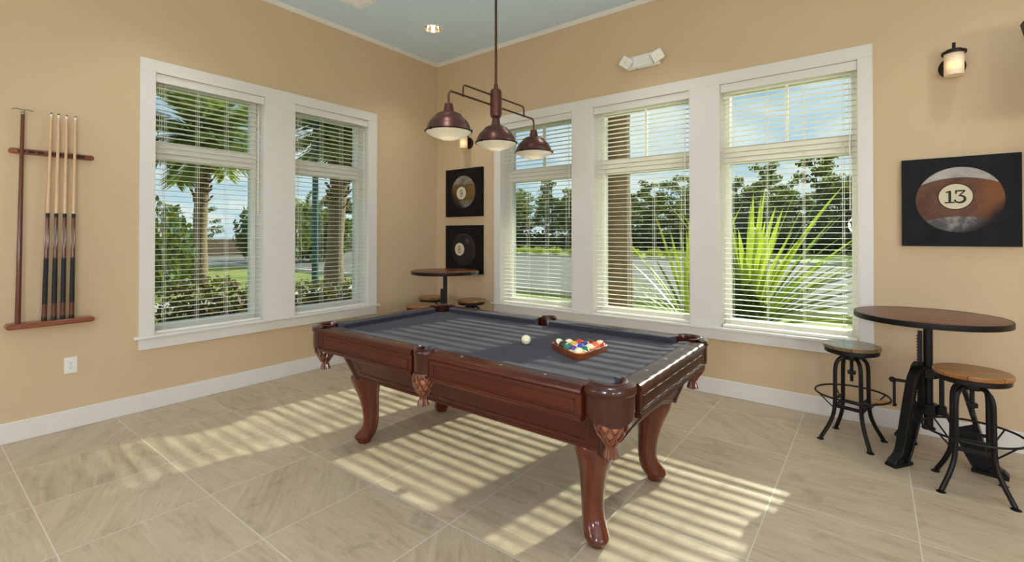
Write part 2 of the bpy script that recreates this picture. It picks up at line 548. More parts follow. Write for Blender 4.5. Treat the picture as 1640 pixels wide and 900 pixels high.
def sash(kind, o, name, muntin):
    F = LF(kind); b = MB(); b.smooth = False
    a, c = o[0] + 0.0105, o[1] - 0.0105; d0, d1 = 0.165, 0.245; fw = 0.042
    wbox(b, F, a, a + fw, d0, d1, OPZ0 + 0.001, OPZ1 - 0.011); wbox(b, F, c - fw, c, d0, d1, OPZ0 + 0.001, OPZ1 - 0.011)
    wbox(b, F, a + fw, c - fw, d0, d1, OPZ0 + 0.001, 0.655); wbox(b, F, a + fw, c - fw, d0, d1, 2.69, OPZ1 - 0.011)
    wbox(b, F, a + fw, c - fw, d0, d1, 2.052, 2.205)
    wbox(b, F, a + fw, c - fw, d0 - 0.012, d0, 2.10, 2.155)
    fr = struct(b.build(name, M_vinyl, bevel=0.003))
    for nm, z0, z1 in (('lower_pane', 0.65, 2.057), ('upper_pane', 2.2, 2.695)):
        b = MB(); b.smooth = False; s0, s1 = a + fw - 0.004, c - fw + 0.004
        b.add([F(s0, 0.2, z0), F(s1, 0.2, z0), F(s1, 0.2, z1), F(s0, 0.2, z1)], [(0, 1, 2, 3)])
        b.build(nm, M_glass, parent=fr)
    if muntin:
        b = MB(); b.smooth = False; m = (a + c) / 2
        wbox(b, F, m - 0.011, m + 0.011, 0.186, 0.214, 2.205, 2.69)
        b.build('muntin', M_vinyl, parent=fr)
    return fr


for i, o in enumerate(LW): sash('L', o, 'window_%d' % (i + 1), False)
for i, o in enumerate(RW): sash('R', o, 'window_%d' % (i + 3), True)


def blind(kind, o, label, tassel_side=0, wand=True):
    F = LF(kind); a, c = o[0] + 0.013, o[1] - 0.013
    mid = (a + c) / 2
    root = empty('window_blind', F(mid, 0.05, 2.70))
    tag(root, label, 'window blind', 'white slatted window blinds')
    off = Vector(F(mid, 0.05, 2.70))
    def mk(bb, name, m, **k):
        bb.v = [tuple(Vector(v) - off) for v in bb.v]
        return bb.build(name, m, parent=root, **k)
    b = MB(); b.smooth = False; wbox(b, F, a - 0.001, c + 0.001, -0.004, 0.010, 2.668, 2.7375); mk(b, 'valance', M_white, bevel=0.002)
    b = MB(); b.smooth = False; wbox(b, F, a + 0.006, c - 0.006, 0.018, 0.075, 2.69, 2.735); mk(b, 'head_rail', M_blind)
    # slats: shallow curved section
    b = MB(); pitch = 0.0446; n = int((2.672 - 0.665) / pitch)
    sa, sc_ = a + 0.008, c - 0.008
    z = 0.668
    k = 0
    while z < 2.672:
        vs = []; cs = [(0.0235, 0.0), (0.047, 0.0018), (0.0705, 0.0)]
        for s in (sa, sc_):
            for d, h in cs: vs.append(F(s, d, z + h + 0.0012))
            for d, h in cs[::-1]: vs.append(F(s, d, z + h - 0.0012))
        fs = [(i, (i + 1) % 6, 6 + (i + 1) % 6, 6 + i) for i in range(6)] + [list(range(6))[::-1], list(range(6, 12))]
        b.smooth = False; b.add(vs, fs); z += pitch; k += 1
    mk(b, 'slats', M_blind, merge=False)
    b = MB(); b.smooth = False; wbox(b, F, sa, sc_, 0.022, 0.072, 0.6015, 0.622); mk(b, 'bottom_rail', M_blind, bevel=0.003)
    b = MB()
    L = c - a
    for fr in (0.09, 0.37, 0.64, 0.91):
        s = a + L * fr
        for d in (0.0215, 0.0725): b.tube([F(s - 0.006, d, 0.615), F(s - 0.006, d, 2.70)], 0.0011, 4); b.tube([F(s + 0.006, d, 0.615), F(s + 0.006, d, 2.70)], 0.0011, 4)
    mk(b, 'ladder_cord', M_cord)
    for j, (ds, zz) in enumerate(((0.03, 1.46), (0.045, 1.42))):
        s = a + ds if tassel_side == 0 else c - ds
        b = MB(); b.tube([F(s, 0.012 + 0.004 * j, zz), F(s, 0.012 + 0.004 * j, 2.68)], 0.0012, 5)
        cc = mk(b, 'pull_cord', M_cord)
        b = MB(); b.lathe([(0.003, 0.03), (0.007, 0.024), (0.0085, 0.0), (0.002, -0.004)], 10, Matrix.Translation(F(s, 0.012 + 0.004 * j, zz - 0.02)))
        b.v = [tuple(Vector(v) - off) for v in b.v]
        b.build('tassel', M_cord, parent=cc)
    if wand:
        s = c - 0.045 if tassel_side == 0 else a + 0.045
        b = MB(); b.tube([F(s, 0.012, 1.6), F(s, 0.012, 2.60)], 0.004, 6); b.tube([F(s, 0.012, 2.60), F(s, 0.02, 2.66)], 0.002, 5)
        mk(b, 'tilt_wand', M_cord)
    return root


blind('L', LW[0], 'white slatted blind in the left wall window nearest the cue rack')
blind('L', LW[1], 'white slatted blind in the left wall window nearer the room corner')
blind('R', RW[0], 'white slatted blind behind the lamp shades, closest to the round ball pictures')
blind('R', RW[1], 'white slatted blind in the middle window of the three, palm trunk behind it')
blind('R', RW[2], 'white slatted blind in the widest-looking window next to the right pub table')


# ------------------------------------------------------------------ ceiling things
M_reflector = mat('chrome_reflector', (238, 234, 222), 0.2, 1.0)
M_lampglow = mat('lamp_glow', (255, 245, 220), 0.5, emis=(255, 238, 205), es=4.0)
# the lamps are set into the ceiling: cut a shaft for each


def build_ceiling():
    o = bpy.data.objects['ceiling']
    me = o.data; bm_ = bmesh.new()
    x0, x1, y0, y1 = -T, XR + T, YR - T, T
    # lower face tiled so that every lamp has a round hole
    xs = sorted({x0, x1} | {l[0] - 0.2 for l in LAMPS} | {l[0] + 0.2 for l in LAMPS})
    ys = sorted({y0, y1} | {l[1] - 0.2 for l in LAMPS} | {l[1] + 0.2 for l in LAMPS})
    for i in range(len(xs) - 1):
        for j in range(len(ys) - 1):
            a, b_, c, d = xs[i], xs[i + 1], ys[j], ys[j + 1]
            hit = [l for l in LAMPS if a < l[0] < b_ and c < l[1] < d and abs(b_ - a - 0.4) < 1e-3 and abs(d - c - 0.4) < 1e-3]
            if not hit:
                vs = [bm_.verts.new(v) for v in ((a, c, ZC), (a, d, ZC), (b_, d, ZC), (b_, c, ZC))]
                bm_.faces.new(vs)
            else:
                l = hit[0]; N = 32
                inner = []; outer = []
                for k in range(N):
                    t_ = 2 * pi * k / N
                    ct, st_ = cos(t_), sin(t_)
                    inner.append(bm_.verts.new((l[0] + 0.103 * ct, l[1] + 0.103 * st_, ZC)))
                    m_ = 0.2 / max(abs(ct), abs(st_))
                    outer.append(bm_.verts.new((l[0] + m_ * ct, l[1] + m_ * st_, ZC)))
                for k in range(N):
                    k2 = (k + 1) % N
                    bm_.faces.new((inner[k], inner[k2], outer[k2], outer[k]))
    vs = [bm_.verts.new(v) for v in ((x0, y0, ZC + 0.2), (x1, y0, ZC + 0.2), (x1, y1, ZC + 0.2), (x0, y1, ZC + 0.2))]
    bm_.faces.new(vs)
    bmesh.ops.remove_doubles(bm_, verts=bm_.verts, dist=1e-5)
    bm_.to_mesh(me); bm_.free()


LAMPS = [(x, y) for x in (0.776, 3.1, 5.4, 7.6) for y in (-0.806, -3.15, -5.4, -7.6)]
build_ceiling()


def downlight(x, y, label):
    r = empty('recessed_downlight', (x, y, ZC)); tag(r, label, 'ceiling light', 'recessed ceiling downlights')
    b = MB(); b.lathe([(0.098, -0.002), (0.106, -0.006), (0.115, -0.003), (0.116, 0.0)], 32, cap=False); b.build('trim_ring', M_plate, parent=r)
    b = MB(); b.smooth = False; b.lathe([(0.099, -0.003), (0.097, 0.02), (0.085, 0.07), (0.062, 0.10)], 12)
    b.f = b.f[:-2]; b.m = b.m[:-2]; b.sm = b.sm[:-2]
    b.build('reflector', M_reflector, parent=r, smooth_angle=None)
    b = MB(); b.sphere(0.034, (0, 0, 0.055), 14, 8); b.build('bulb', M_lampglow, parent=r)
    l = bpy.data.lights.new('downlight_lamp', 'SPOT'); l.energy = SPOT_W; l.spot_size = radians(105); l.spot_blend = 1.0
    l.shadow_soft_size = 0.06; l.color = (0.92, 0.95, 1.0)
    lo = bpy.data.objects.new('downlight_lamp', l); COL.objects.link(lo); lo.parent = r; lo.location = (0, 0, -0.01)
    return r


for i, (x, y) in enumerate(LAMPS):
    downlight(x, y, 'round recessed downlight with a shiny reflector in the pale blue ceiling')

M_vent = mat('bright_white_enamel', (252, 252, 254), 0.5)
# square louvred air vent, only its corner in view
vt = empty('ceiling_vent', (0.822, -1.867, ZC)); tag(vt, 'white square louvred air vent in the pale blue ceiling', 'air vent')
b = MB(); b.smooth = False
for k in range(4):
    M = Matrix.Rotation(k * pi / 2, 4, 'Z')
    b.add([(-0.3, -0.3, 0), (0.3, -0.3, 0), (0.28, -0.28, -0.012), (-0.28, -0.28, -0.012), (0.255, -0.255, -0.010), (-0.255, -0.255, -0.010)],
          [(0, 3, 2, 1), (3, 5, 4, 2)], M)
b.build('vent_frame', M_vent, parent=vt, merge=True, smooth_angle=None)
for kk in range(5):
    s = 0.25 - kk * 0.045; b = MB(); b.smooth = False
    for k in range(4):
        M = Matrix.Rotation(k * pi / 2, 4, 'Z')
        b.add([(-s, -s, -0.010), (s, -s, -0.010), (s - 0.035, -s + 0.035, -0.0015), (-s + 0.035, -s + 0.035, -0.0015)], [(0, 3, 2, 1)], M)
    b.build('louvre', M_vent, parent=vt, smooth_angle=None)
b = MB(); b.smooth = False; b.box(-0.05, 0.05, -0.05, 0.05, -0.008, -0.001); b.build('vent_core', M_white, parent=vt)

# added globe lamps, unseen behind the camera, put in as room fill light
M_fill_globe = mat('fill_globe_opal', (255, 250, 240), 0.3, emis=(255, 248, 236), es=4.0)
for i, (x, y, z) in enumerate(FILL_GLOBES):
    r = empty('fill_lamp', (x, y, 0)); tag(r, 'added opal globe fill lamp, unseen behind the camera', 'fill lamp', 'added globe fill lamps')
    b = MB(); b.sphere(0.17, (0, 0, z), nu=24, nv=14); b.build('globe', M_fill_globe, parent=r)
    b = MB(); b.lathe([(0.0, 0.0), (0.15, 0.0), (0.15, 0.015), (0.02, 0.03), (0.012, 0.06), (0.012, z - 0.25), (0.05, z - 0.22), (0.06, z - 0.195), (0.0, z - 0.19)], 20)
    b.build('stand', M_bronze_dk, parent=r)
    l = bpy.data.lights.new('fill_globe_lamp', 'POINT'); l.energy = FILL_GLOBE_W * (0.62, 1.35, 1.0, 1.0)[i]; l.shadow_soft_size = 0.2; l.color = (0.83, 0.915, 1.0)
    lo = bpy.data.objects.new('fill_globe_lamp', l); COL.objects.link(lo); lo.parent = r; lo.location = (0, 0, z)


# ------------------------------------------------------------------ pool table
CX, CY = 2.767, -2.119
RZ = 0.80      # rail top
BZ = 0.764     # cloth
pt = empty('pool_table', (CX, CY, 0))
tag(pt, 'dark mahogany pool table with grey cloth and curved cabriole legs', 'pool table')

# cloth bed with pocket notches
def bed_outline():
    A, B, r = 1.035, 0.535, 0.072
    pts = []
    def arc(cx, cy, a0, a1, n=8):
        for i in range(n + 1):
            a = radians(a0 + (a1 - a0) * i / n); pts.append((cx + r * cos(a), cy + r * sin(a)))
    arc(A, -B, 180, 90)
    arc(A, B, -90, -180)
    arc(0, B + 0.03, -28, -152)
    arc(-A, B, 0, -90)
    arc(-A, -B, 90, 0)
    arc(0, -B - 0.03, 152, 28)
    return pts
b = MB(); b.smooth = False; b.prism(bed_outline(), BZ - 0.03, BZ); b.build('cloth_bed', M_felt, parent=pt, merge=True)

def frame_for(side):
    """returns f(s,d,z)->local; s along rail, d outward from the nose line"""
    if side == 'near': return lambda s, d, z: (s, -0.5 - d, z)
    if side == 'far': return lambda s, d, z: (-s, 0.5 + d, z)
    if side == 'right': return lambda s, d, z: (1.0 + d, s, z)
    return lambda s, d, z: (-1.0 - d, -s, z)

def sweep(b, F, prof, sa, sb, cut_a=0.0, cut_b=0.0):
    """prof list (d,z) closed; ends mitred: s shifts by cut*d"""
    n = len(prof)
    vs = [F(sa + cut_a * d, d, z) for d, z in prof] + [F(sb - cut_b * d, d, z) for d, z in prof]
    fs = [(i, (i + 1) % n, n + (i + 1) % n, n + i) for i in range(n)] + [list(range(n))[::-1], list(range(n, 2 * n))]
    b.add(vs, fs)

cush = [(0.0, 0.794), (0.006, 0.799), (0.05, 0.8015), (0.05, BZ - 0.02), (0.03, BZ - 0.02), (0.012, 0.776)]
railp = [(0.05, RZ), (0.118, RZ), (0.125, RZ - 0.0012), (0.132, RZ - 0.0045), (0.137, RZ - 0.009), (0.1405, RZ - 0.016), (0.142, RZ - 0.026), (0.137, RZ - 0.034), (0.132, RZ - 0.037),
         (0.134, RZ - 0.046), (0.134, RZ - 0.118), (0.1395, RZ - 0.1181), (0.1395, RZ - 0.136), (0.133, RZ - 0.142), (0.10, RZ - 0.142), (0.10, RZ - 0.05), (0.05, RZ - 0.05)]
for side in ('near', 'far', 'right', 'left'):
    F = frame_for(side)
    if side in ('near', 'far'):
        segs = [(-0.922, -0.064, -1.0, 0.35, -0.958, -0.068), (0.064, 0.922, 0.35, -1.0, 0.068, 0.958)]
    else:
        segs = [(-0.422, 0.422, -1.0, -1.0, -0.458, 0.458)]
    for (a, c, ca, cb, ra, rb) in segs:
        b = MB(); b.smooth = True; sweep(b, F, cush, a, c, -0.55 if ca < 0 else -0.2, -0.55 if cb < 0 else -0.2)
        b.build('cushion', M_felt, parent=pt, merge=True, smooth_angle=25)
        b = MB(); sweep(b, F, railp, ra, rb)
        rl = b.build('rail', M_mahog if side in ('near', 'far') else M_mahog_y, parent=pt, merge=True, smooth_angle=28)
        # raised panel moulding on the skirt
        b = MB(); b.smooth = False
        L0, L1 = ra + 0.03, rb - 0.03
        for (s0, s1, z0, z1) in ((L0, L1, RZ - 0.060, RZ - 0.056), (L0, L1, RZ - 0.110, RZ - 0.106), (L0, L0 + 0.004, RZ - 0.110, RZ - 0.056), (L1 - 0.004, L1, RZ - 0.110, RZ - 0.056)):
            p0 = F(s0, 0.1335, z0); p1 = F(s1, 0.1365, z1)
            b.box(min(p0[0], p1[0]), max(p0[0], p1[0]), min(p0[1], p1[1]), max(p0[1], p1[1]), min(p0[2], p1[2]), max(p0[2], p1[2]))
        b.build('skirt_moulding', M_mahog_dk, parent=rl)
        # pearl sights
        ks = ([-0.75, -0.5, -0.25] if a < 0 else [0.25, 0.5, 0.75]) if side in ('near', 'far') else [-0.25, 0.0, 0.25]
        for kx in ks:
            b = MB(); b.smooth = False
            ctr = Vector(F(kx, 0.08, RZ))
            e1 = Vector(F(kx + 0.005, 0.08, RZ)) - ctr; e2 = Vector(F(kx, 0.08 + 0.011, RZ)) - ctr
            pts = [ctr + e1, ctr + e2, ctr - e1, ctr - e2]
            vs = [tuple(p + Vector((0, 0, 0.0004))) for p in pts]
            b.add(vs, [(0, 1, 2, 3)]); b.build('sight', M_pearl, parent=rl, merge=True)

# pocket castings, liners and woven leather pockets
def corner_cast():
    out = []
    n = 14
    prof = [(0.058, RZ + 0.004), (0.064, RZ + 0.011), (0.095, RZ + 0.011), (0.112, RZ + 0.004), (0.120, RZ - 0.012), (0.118, RZ - 0.026), (0.112, RZ - 0.033), (0.112, RZ - 0.106)]
    vs = []; fs = []
    m = len(prof) + 2
    for i in range(n + 1):
        a = radians(-118 + 146 * i / n)
        drop = 0.028 * (0.5 - 0.5 * cos(2 * pi * i / n))
        P = prof + [(0.110, RZ - 0.120 - drop), (0.058, RZ - 0.120 - drop)]
        for r, z in P:
            vs.append((1.020 + r * cos(a), -0.520 + r * sin(a), z))
    for i in range(n):
        for k in range(m):
            k2 = (k + 1) % m
            fs.append((i * m + k, (i + 1) * m + k, (i + 1) * m + k2, i * m + k2))
    fs.append(list(range(m))); fs.append([n * m + k for k in range(m)][::-1])
    return vs, fs

def side_cast():
    n = 12; prof = [(0.048, RZ + 0.003), (0.052, RZ + 0.010), (0.062, RZ + 0.010), (0.070, RZ + 0.000), (0.071, RZ - 0.020), (0.066, RZ - 0.030), (0.066, RZ - 0.120)]
    vs = []; fs = []; m = len(prof) + 2
    for i in range(n + 1):
        a = radians(-180 + 180 * i / n)
        drop = 0.02 * (0.5 - 0.5 * cos(2 * pi * i / n))
        P = prof + [(0.064, RZ - 0.128 - drop), (0.048, RZ - 0.128 - drop)]
        for r, z in P: vs.append((r * cos(a), -0.598 + r * sin(a) * 0.85, z))
    for i in range(n):
        for k in range(m):
            k2 = (k + 1) % m
            fs.append((i * m + k, (i + 1) * m + k, (i + 1) * m + k2, i * m + k2))
    fs.append(list(range(m))); fs.append([n * m + k for k in range(m)][::-1])
    return vs, fs

def net_part(parent, cx, cy, r0):
    """woven leather pocket hanging under a casting"""
    ztop, zb = RZ - 0.120, 0.560
    def R(z):
        t = (ztop - z) / (ztop - zb)
        return r0 * (1.0 + 0.10 * sin(pi * min(t * 1.2, 1))) * (1 - 0.62 * max(0, t - 0.35) ** 1.4 / 0.65 ** 1.4)
    b = MB()
    K = 8; ns = 12
    for k in range(K):
        for sgn in (-1, 1):
            pts = []
            for i in range(ns + 1):
                z = ztop + (zb - ztop) * i / ns
                a = 2 * pi * k / K + sgn * 1.35 * (i / ns)
                pts.append((cx + R(z) * cos(a), cy + R(z) * sin(a), z))
            b.tube(pts, 0.0062, 5, cap=False)
    b.tube([(cx + R(ztop) * cos(a), cy + R(ztop) * sin(a), ztop) for a in [2 * pi * i / 20 for i in range(20)]], 0.006, 6, closed=True)
    net = b.build('pocket_net', M_leather, parent=parent, smooth_angle=60)
    b = MB(); Mx = Matrix.Translation((cx, cy, 0))
    b.lathe([(R(z) * 0.86, z) for z in [ztop + 0.01 + (zb - ztop - 0.01) * i / 8 for i in range(9)]], 18, Mx)
    b.f = b.f[:-2]; b.m = b.m[:-2]; b.sm = b.sm[:-2]
    if OPEN_NET is False: b.build('pocket_lining', M_leather_in, parent=net)
    b = MB(); b.lathe([(0.0, zb + 0.004), (R(zb) * 0.95, zb + 0.002), (0.018, zb - 0.008), (0.024, zb - 0.022), (0.031, zb - 0.048), (0.027, zb - 0.049), (0.0, zb - 0.03)], 32, Mx, flute=16, fd=0.07)
    b.build('tassel', M_leather, parent=net)
    return net

for sx in (-1, 1):
    for sy in (-1, 1):
        vs, fs = corner_cast()
        vs = [(x * sx, y * (1 if sy < 0 else -1), z) for x, y, z in vs]
        b = MB(); b.add(vs, fs); pc = b.build('pocket_casting', M_mahog_dk, parent=pt, merge=True, smooth_angle=40)
        # leather throat inside the pocket
        b = MB(); b.lathe([(0.060, RZ - 0.14), (0.062, RZ - 0.01), (0.066, RZ + 0.010), (0.074, RZ + 0.016), (0.082, RZ + 0.0125)], 20, Matrix.Translation((1.022 * sx, 0.522 * sy, 0)), a0=math.atan2(sy, sx) - 1.9, a1=math.atan2(sy, sx) + 1.9)
        b.build('pocket_throat', M_throat, parent=pc)
        OPEN_NET = (sx < 0)
        net_part(pc, 1.045 * sx, 0.545 * sy, 0.058)
for sy in (-1, 1):
    vs, fs = side_cast(); vs = [(x, y * (1 if sy < 0 else -1), z) for x, y, z in vs]
    b = MB(); b.add(vs, fs); pc = b.build('pocket_casting', M_mahog_dk, parent=pt, merge=True, smooth_angle=40)
    b = MB(); b.lathe([(0.049, RZ - 0.14), (0.050, RZ - 0.01), (0.054, RZ + 0.009), (0.060, RZ + 0.014), (0.066, RZ + 0.011)], 16, Matrix.Translation((0, 0.594 * sy, 0)), a0=(pi / 2 * sy) - 1.9, a1=(pi / 2 * sy) + 1.9)
    b.build('pocket_throat', M_throat, parent=pc)
    OPEN_NET = False
    net_part(pc, 0, 0.612 * sy, 0.05)

# tapered body: long side panels, end panels with an arched lower edge, corner posts
BO = 0.06  # body sits a hand's breadth off the rail centre
Z0, Z1 = 0.462, 0.70
def bx(z): return 0.925 + (z - Z0) / (Z1 - Z0) * 0.075
def by(z): return 0.440 + (z - Z0) / (Z1 - Z0) * 0.085
for sy in (-1, 1):
    b = MB(); b.smooth = False
    n = 24; P = []
    for i in range(n + 1):
        t = i / n; x = -1 + 2 * t
        P.append(x)
    vs = []; fs = []
    for x in P:
        lowz = Z0
        for (z, inn) in ((lowz, 0), (Z1, 0), (Z1, 0.03), (lowz, 0.03)):
            vs.append((BO + x * bx(z), sy * (by(z) - inn), z))
    for i in range(n):
        for k in range(4):
            k2 = (k + 1) % 4; fs.append((i * 4 + k, (i + 1) * 4 + k, (i + 1) * 4 + k2, i * 4 + k2))
    fs.append([0, 1, 2, 3]); fs.append([n * 4 + k for k in range(4)][::-1])
    b.add(vs, fs); sp = b.build('side_panel', M_mahog, parent=pt, merge=True)
    # inset panel line
    b = MB(); b.smooth = False
    def P3(x, z, o=0.003): return (BO + x, sy * (by(z) + o), z)
    for (x0, z0, x1, z1) in ((-0.82, 0.505, 0.82, 0.505), (-0.86, 0.635, 0.86, 0.635), (-0.82, 0.505, -0.86, 0.635), (0.82, 0.505, 0.86, 0.635)):
        b.bar(P3(x0, z0, 0.0), P3(x1, z1, 0.0), 0.006, 0.005)
    b.build('panel_moulding', M_mahog_dk, parent=sp)
    b = MB(); b.smooth = False; b.bar((BO - bx(Z0), sy * (by(Z0) + 0.001), Z0 + 0.008), (BO + bx(Z0), sy * (by(Z0) + 0.001), Z0 + 0.008), 0.014, 0.016)
    b.build('bottom_bead', M_mahog, parent=sp, bevel=0.003)
for sx in (-1, 1):
    n = 24; vs = []; fs = []
    for i in range(n + 1):
        y = -1 + 2 * i / n
        lowz = Z0 + 0.055 * max(0, 1 - (abs(y) / 0.72) ** 2.5)
        for (z, inn) in ((lowz, 0), (Z1, 0), (Z1, 0.03), (lowz, 0.03)):
            vs.append((BO + sx * (bx(z) - inn), y * by(z), z))
    for i in range(n):
        for k in range(4):
            k2 = (k + 1) % 4; fs.append((i * 4 + k, (i + 1) * 4 + k, (i + 1) * 4 + k2, i * 4 + k2))
    fs.append([0, 1, 2, 3]); fs.append([n * 4 + k for k in range(4)][::-1])
    b = MB(); b.smooth = False; b.add(vs, fs); ep = b.build('end_panel', M_mahog_y, parent=pt, merge=True)
    b = MB(); pts = []
    for i in range(n + 1):
        y = -0.86 + 1.72 * i / n; lowz = Z0 + 0.025 + 0.055 * max(0, 1 - (abs(y) / 0.72) ** 2.5)
        pts.append((BO + sx * (bx(lowz) + 0.001), y * by(lowz), lowz))
    b.tube(pts, 0.004, 5); b.tube([pts[0], (BO + sx * bx(0.645), -0.88 * by(0.645), 0.645), (BO + sx * bx(0.645), 0.88 * by(0.645), 0.645), pts[-1]], 0.004, 5)
    b.build('panel_moulding', M_mahog_dk, parent=ep)
for sx in (-1, 1):
    for sy in (-1, 1):
        b = MB(); rr = [(Z0 - 0.004, 0.040), (Z0 + 0.02, 0.037), (Z1, 0.045)]
        pts = [(BO + sx * (bx(z) - 0.028), sy * (by(z) - 0.028), z) for z, r in rr]
        b.tube(pts, [r for z, r in rr], 16); b.build('corner_post', M_mahog_dk, parent=pt)
b = MB(); b.smooth = False; b.box(BO - 0.86, BO + 0.86, -0.43, 0.43, Z0 + 0.06, Z0 + 0.08); b.build('bottom_board', M_mahog_dk, parent=pt)
b = MB(); b.smooth = False; b.box(-0.97, 0.97, -0.51, 0.51, BZ - 0.065, BZ - 0.031); b.build('slate', M_mahog_dk, parent=pt)

# cabriole legs
def leg_mesh():
    # section stations along the diagonal: (z, outward offset, radius along diag, radius across)
    st = [(0.480, 0.000, 0.100, 0.100), (0.460, 0.006, 0.106, 0.104), (0.430, 0.012, 0.102, 0.098), (0.390, 0.010, 0.088, 0.085), (0.340, 0.000, 0.072, 0.071),
          (0.270, -0.010, 0.060, 0.061), (0.200, -0.018, 0.053, 0.055), (0.140, -0.018, 0.051, 0.053), (0.100, -0.008, 0.055, 0.053), (0.070, 0.010, 0.064, 0.056),
          (0.050, 0.024, 0.067, 0.058), (0.034, 0.030, 0.063, 0.057), (0.030, 0.031, 0.055, 0.052), (0.010, 0.028, 0.047, 0.045), (0.0, 0.028, 0.042, 0.041)]
    n = 20; vs = []; fs = []
    for z, o, ra, rb in st:
        for k in range(n):
            a = 2 * pi * k / n
            # slight ridge facing outward on the knee
            ridge = 1 + 0.10 * max(0, cos(a)) ** 6 * (1 if z > 0.3 else 0.3)
            vs.append((o + ra * cos(a) * ridge, rb * sin(a), z))
    for i in range(len(st) - 1):
        for k in range(n):
            k2 = (k + 1) % n; fs.append((i * n + k, (i + 1) * n + k, (i + 1) * n + k2, i * n + k2))
    fs.append(list(range(n))); fs.append([(len(st) - 1) * n + k for k in range(n)][::-1])
    return vs, fs

for sx, lx in ((-1, -0.845), (1, 0.865)):
    for sy in (-1, 1):
        vs, fs = leg_mesh(); b = MB(); b.add(vs, fs)
        o = b.build('leg', M_mahog_z, parent=pt, merge=True, smooth_angle=70, loc=(lx, sy * 0.345, 0), rot=(0, 0, math.atan2(sy * 0.8, sx)))
        sb = o.modifiers.new('sub', 'SUBSURF'); sb.levels = 1; sb.render_levels = 2

# ------------------------------------------------------------------ balls and triangle
def ball_mat(name, col, stripe):
    m = bpy.data.materials.new(name); m.use_nodes = True; t = NT(m.node_tree); p = m.node_tree.nodes['Principled BSDF']
    xs = t.sep(t.obj()); c = lin(col)
    cream = lin(240, 228, 192)
    if stripe:
        f = t.math('GREATER_THAN', t.math('ABSOLUTE', xs[2]), 0.0145); base = t.mix(f, c, cream)
    else: base = t.mix(0.0, c, c)
    ln = t.math('SQRT', t.math('ADD', t.math('POWER', xs[1], 2.0), t.math('POWER', xs[2], 2.0)))
    spot = t.math('LESS_THAN', ln, 0.0085)
    base = t.mix(spot, base, cream)
    t.l.new(base, p.inputs['Base Color']); p.inputs['Roughness'].default_value = 0.08; p.inputs['Coat Weight'].default_value = 0.6
    return m

BR = 0.0286
b = MB(); b.sphere(BR, nu=32, nv=18); cue_ball = b.build('cue_ball', M_ivory, loc=(3.030, -2.165, BZ + BR)); tag(cue_ball, 'plain cream cue ball alone on the grey cloth', 'ball')
TC = Vector((3.370, -2.135, 0)); TR = 4 * (2 * BR + 0.0006) / math.sqrt(3)
TA = [radians(-61.5), radians(178.5), radians(58.5)]
FB, LB, RB = [TC + Vector((cos(a), sin(a), 0)) * TR for a in TA]
MBALL = {}
def bm(col, stripe):
    k = (col, stripe)
    if k not in MBALL: MBALL[k] = ball_mat('pool_ball_paint', col, stripe)
    return MBALL[k]
YEL, BLU, RED, PUR, ORG, GRN, MAR, BLK = (240, 172, 24), (26, 60, 190), (205, 40, 28), (66, 36, 132), (238, 100, 30), (8, 110, 72), (128, 20, 34), (14, 14, 16)
RACK = [
    (0, 0, YEL, True, 'yellow and cream striped ball at the near corner of the triangle', (0.3, 0.1)),
    (1, 0, PUR, True, 'purple and cream striped ball beside the yellow striped corner ball', (-0.9, 0.0)),
    (2, 0, GRN, False, 'solid green ball on the left side of the triangle next to the black ball', (0.2, 1.2)),
    (3, 0, BLK, False, 'black ball on the left side of the triangle', (1.0, 0.2)),
    (4, 0, MAR, True, 'red and cream striped ball at the left corner of the triangle', (0.2, 0.7)),
    (0, 1, GRN, True, 'green striped ball on the right side next to the yellow striped corner ball', (-0.9, -0.4)),
    (0, 2, ORG, True, 'cream ball with orange band on the right side of the triangle', (0.2, 0.2)),
    (0, 3, ORG, False, 'solid orange ball on the right side of the triangle', (0.6, 0.1)),
    (0, 4, RED, True, 'red and cream striped ball at the right corner of the triangle', (0.3, -0.3)),
    (3, 1, YEL, True, 'cream topped striped ball in the back row behind the black ball', (0.1, 0.2)),
    (2, 2, RED, False, 'solid red ball in the middle of the back row', (0.8, 0.7)),
    (1, 3, MAR, False, 'dark maroon ball in the back row next to the right corner', (-0.3, 0.5)),
    (1, 1, BLU, False, 'solid blue ball in the inside of the triangle nearest its near corner', (0.4, 0.9)),
    (2, 1, YEL, False, 'solid yellow ball inside the triangle', (1.0, 0.5)),
    (1, 2, PUR, False, 'solid purple ball inside the triangle', (-0.8, 0.4)),
]
b = MB(); b.sphere(BR, nu=28, nv=16)
first = None
for (i, j, c, st, lab, rt) in RACK:
    P = FB + (LB - FB) * (i / 4) + (RB - FB) * (j / 4)
    if first is None:
        o = b.build('pool_ball', bm(c, st)); first = o
    else:
        o = bpy.data.objects.new('pool_ball', first.data.copy()); COL.objects.link(o); o.data.materials[0] = bm(c, st)
    o.location = (P.x, P.y, BZ + BR); o.rotation_euler = (rt[0], rt[1], 0.0 if st else random.uniform(0, 3))
    tag(o, lab, 'ball', 'pool balls racked in the wooden triangle')

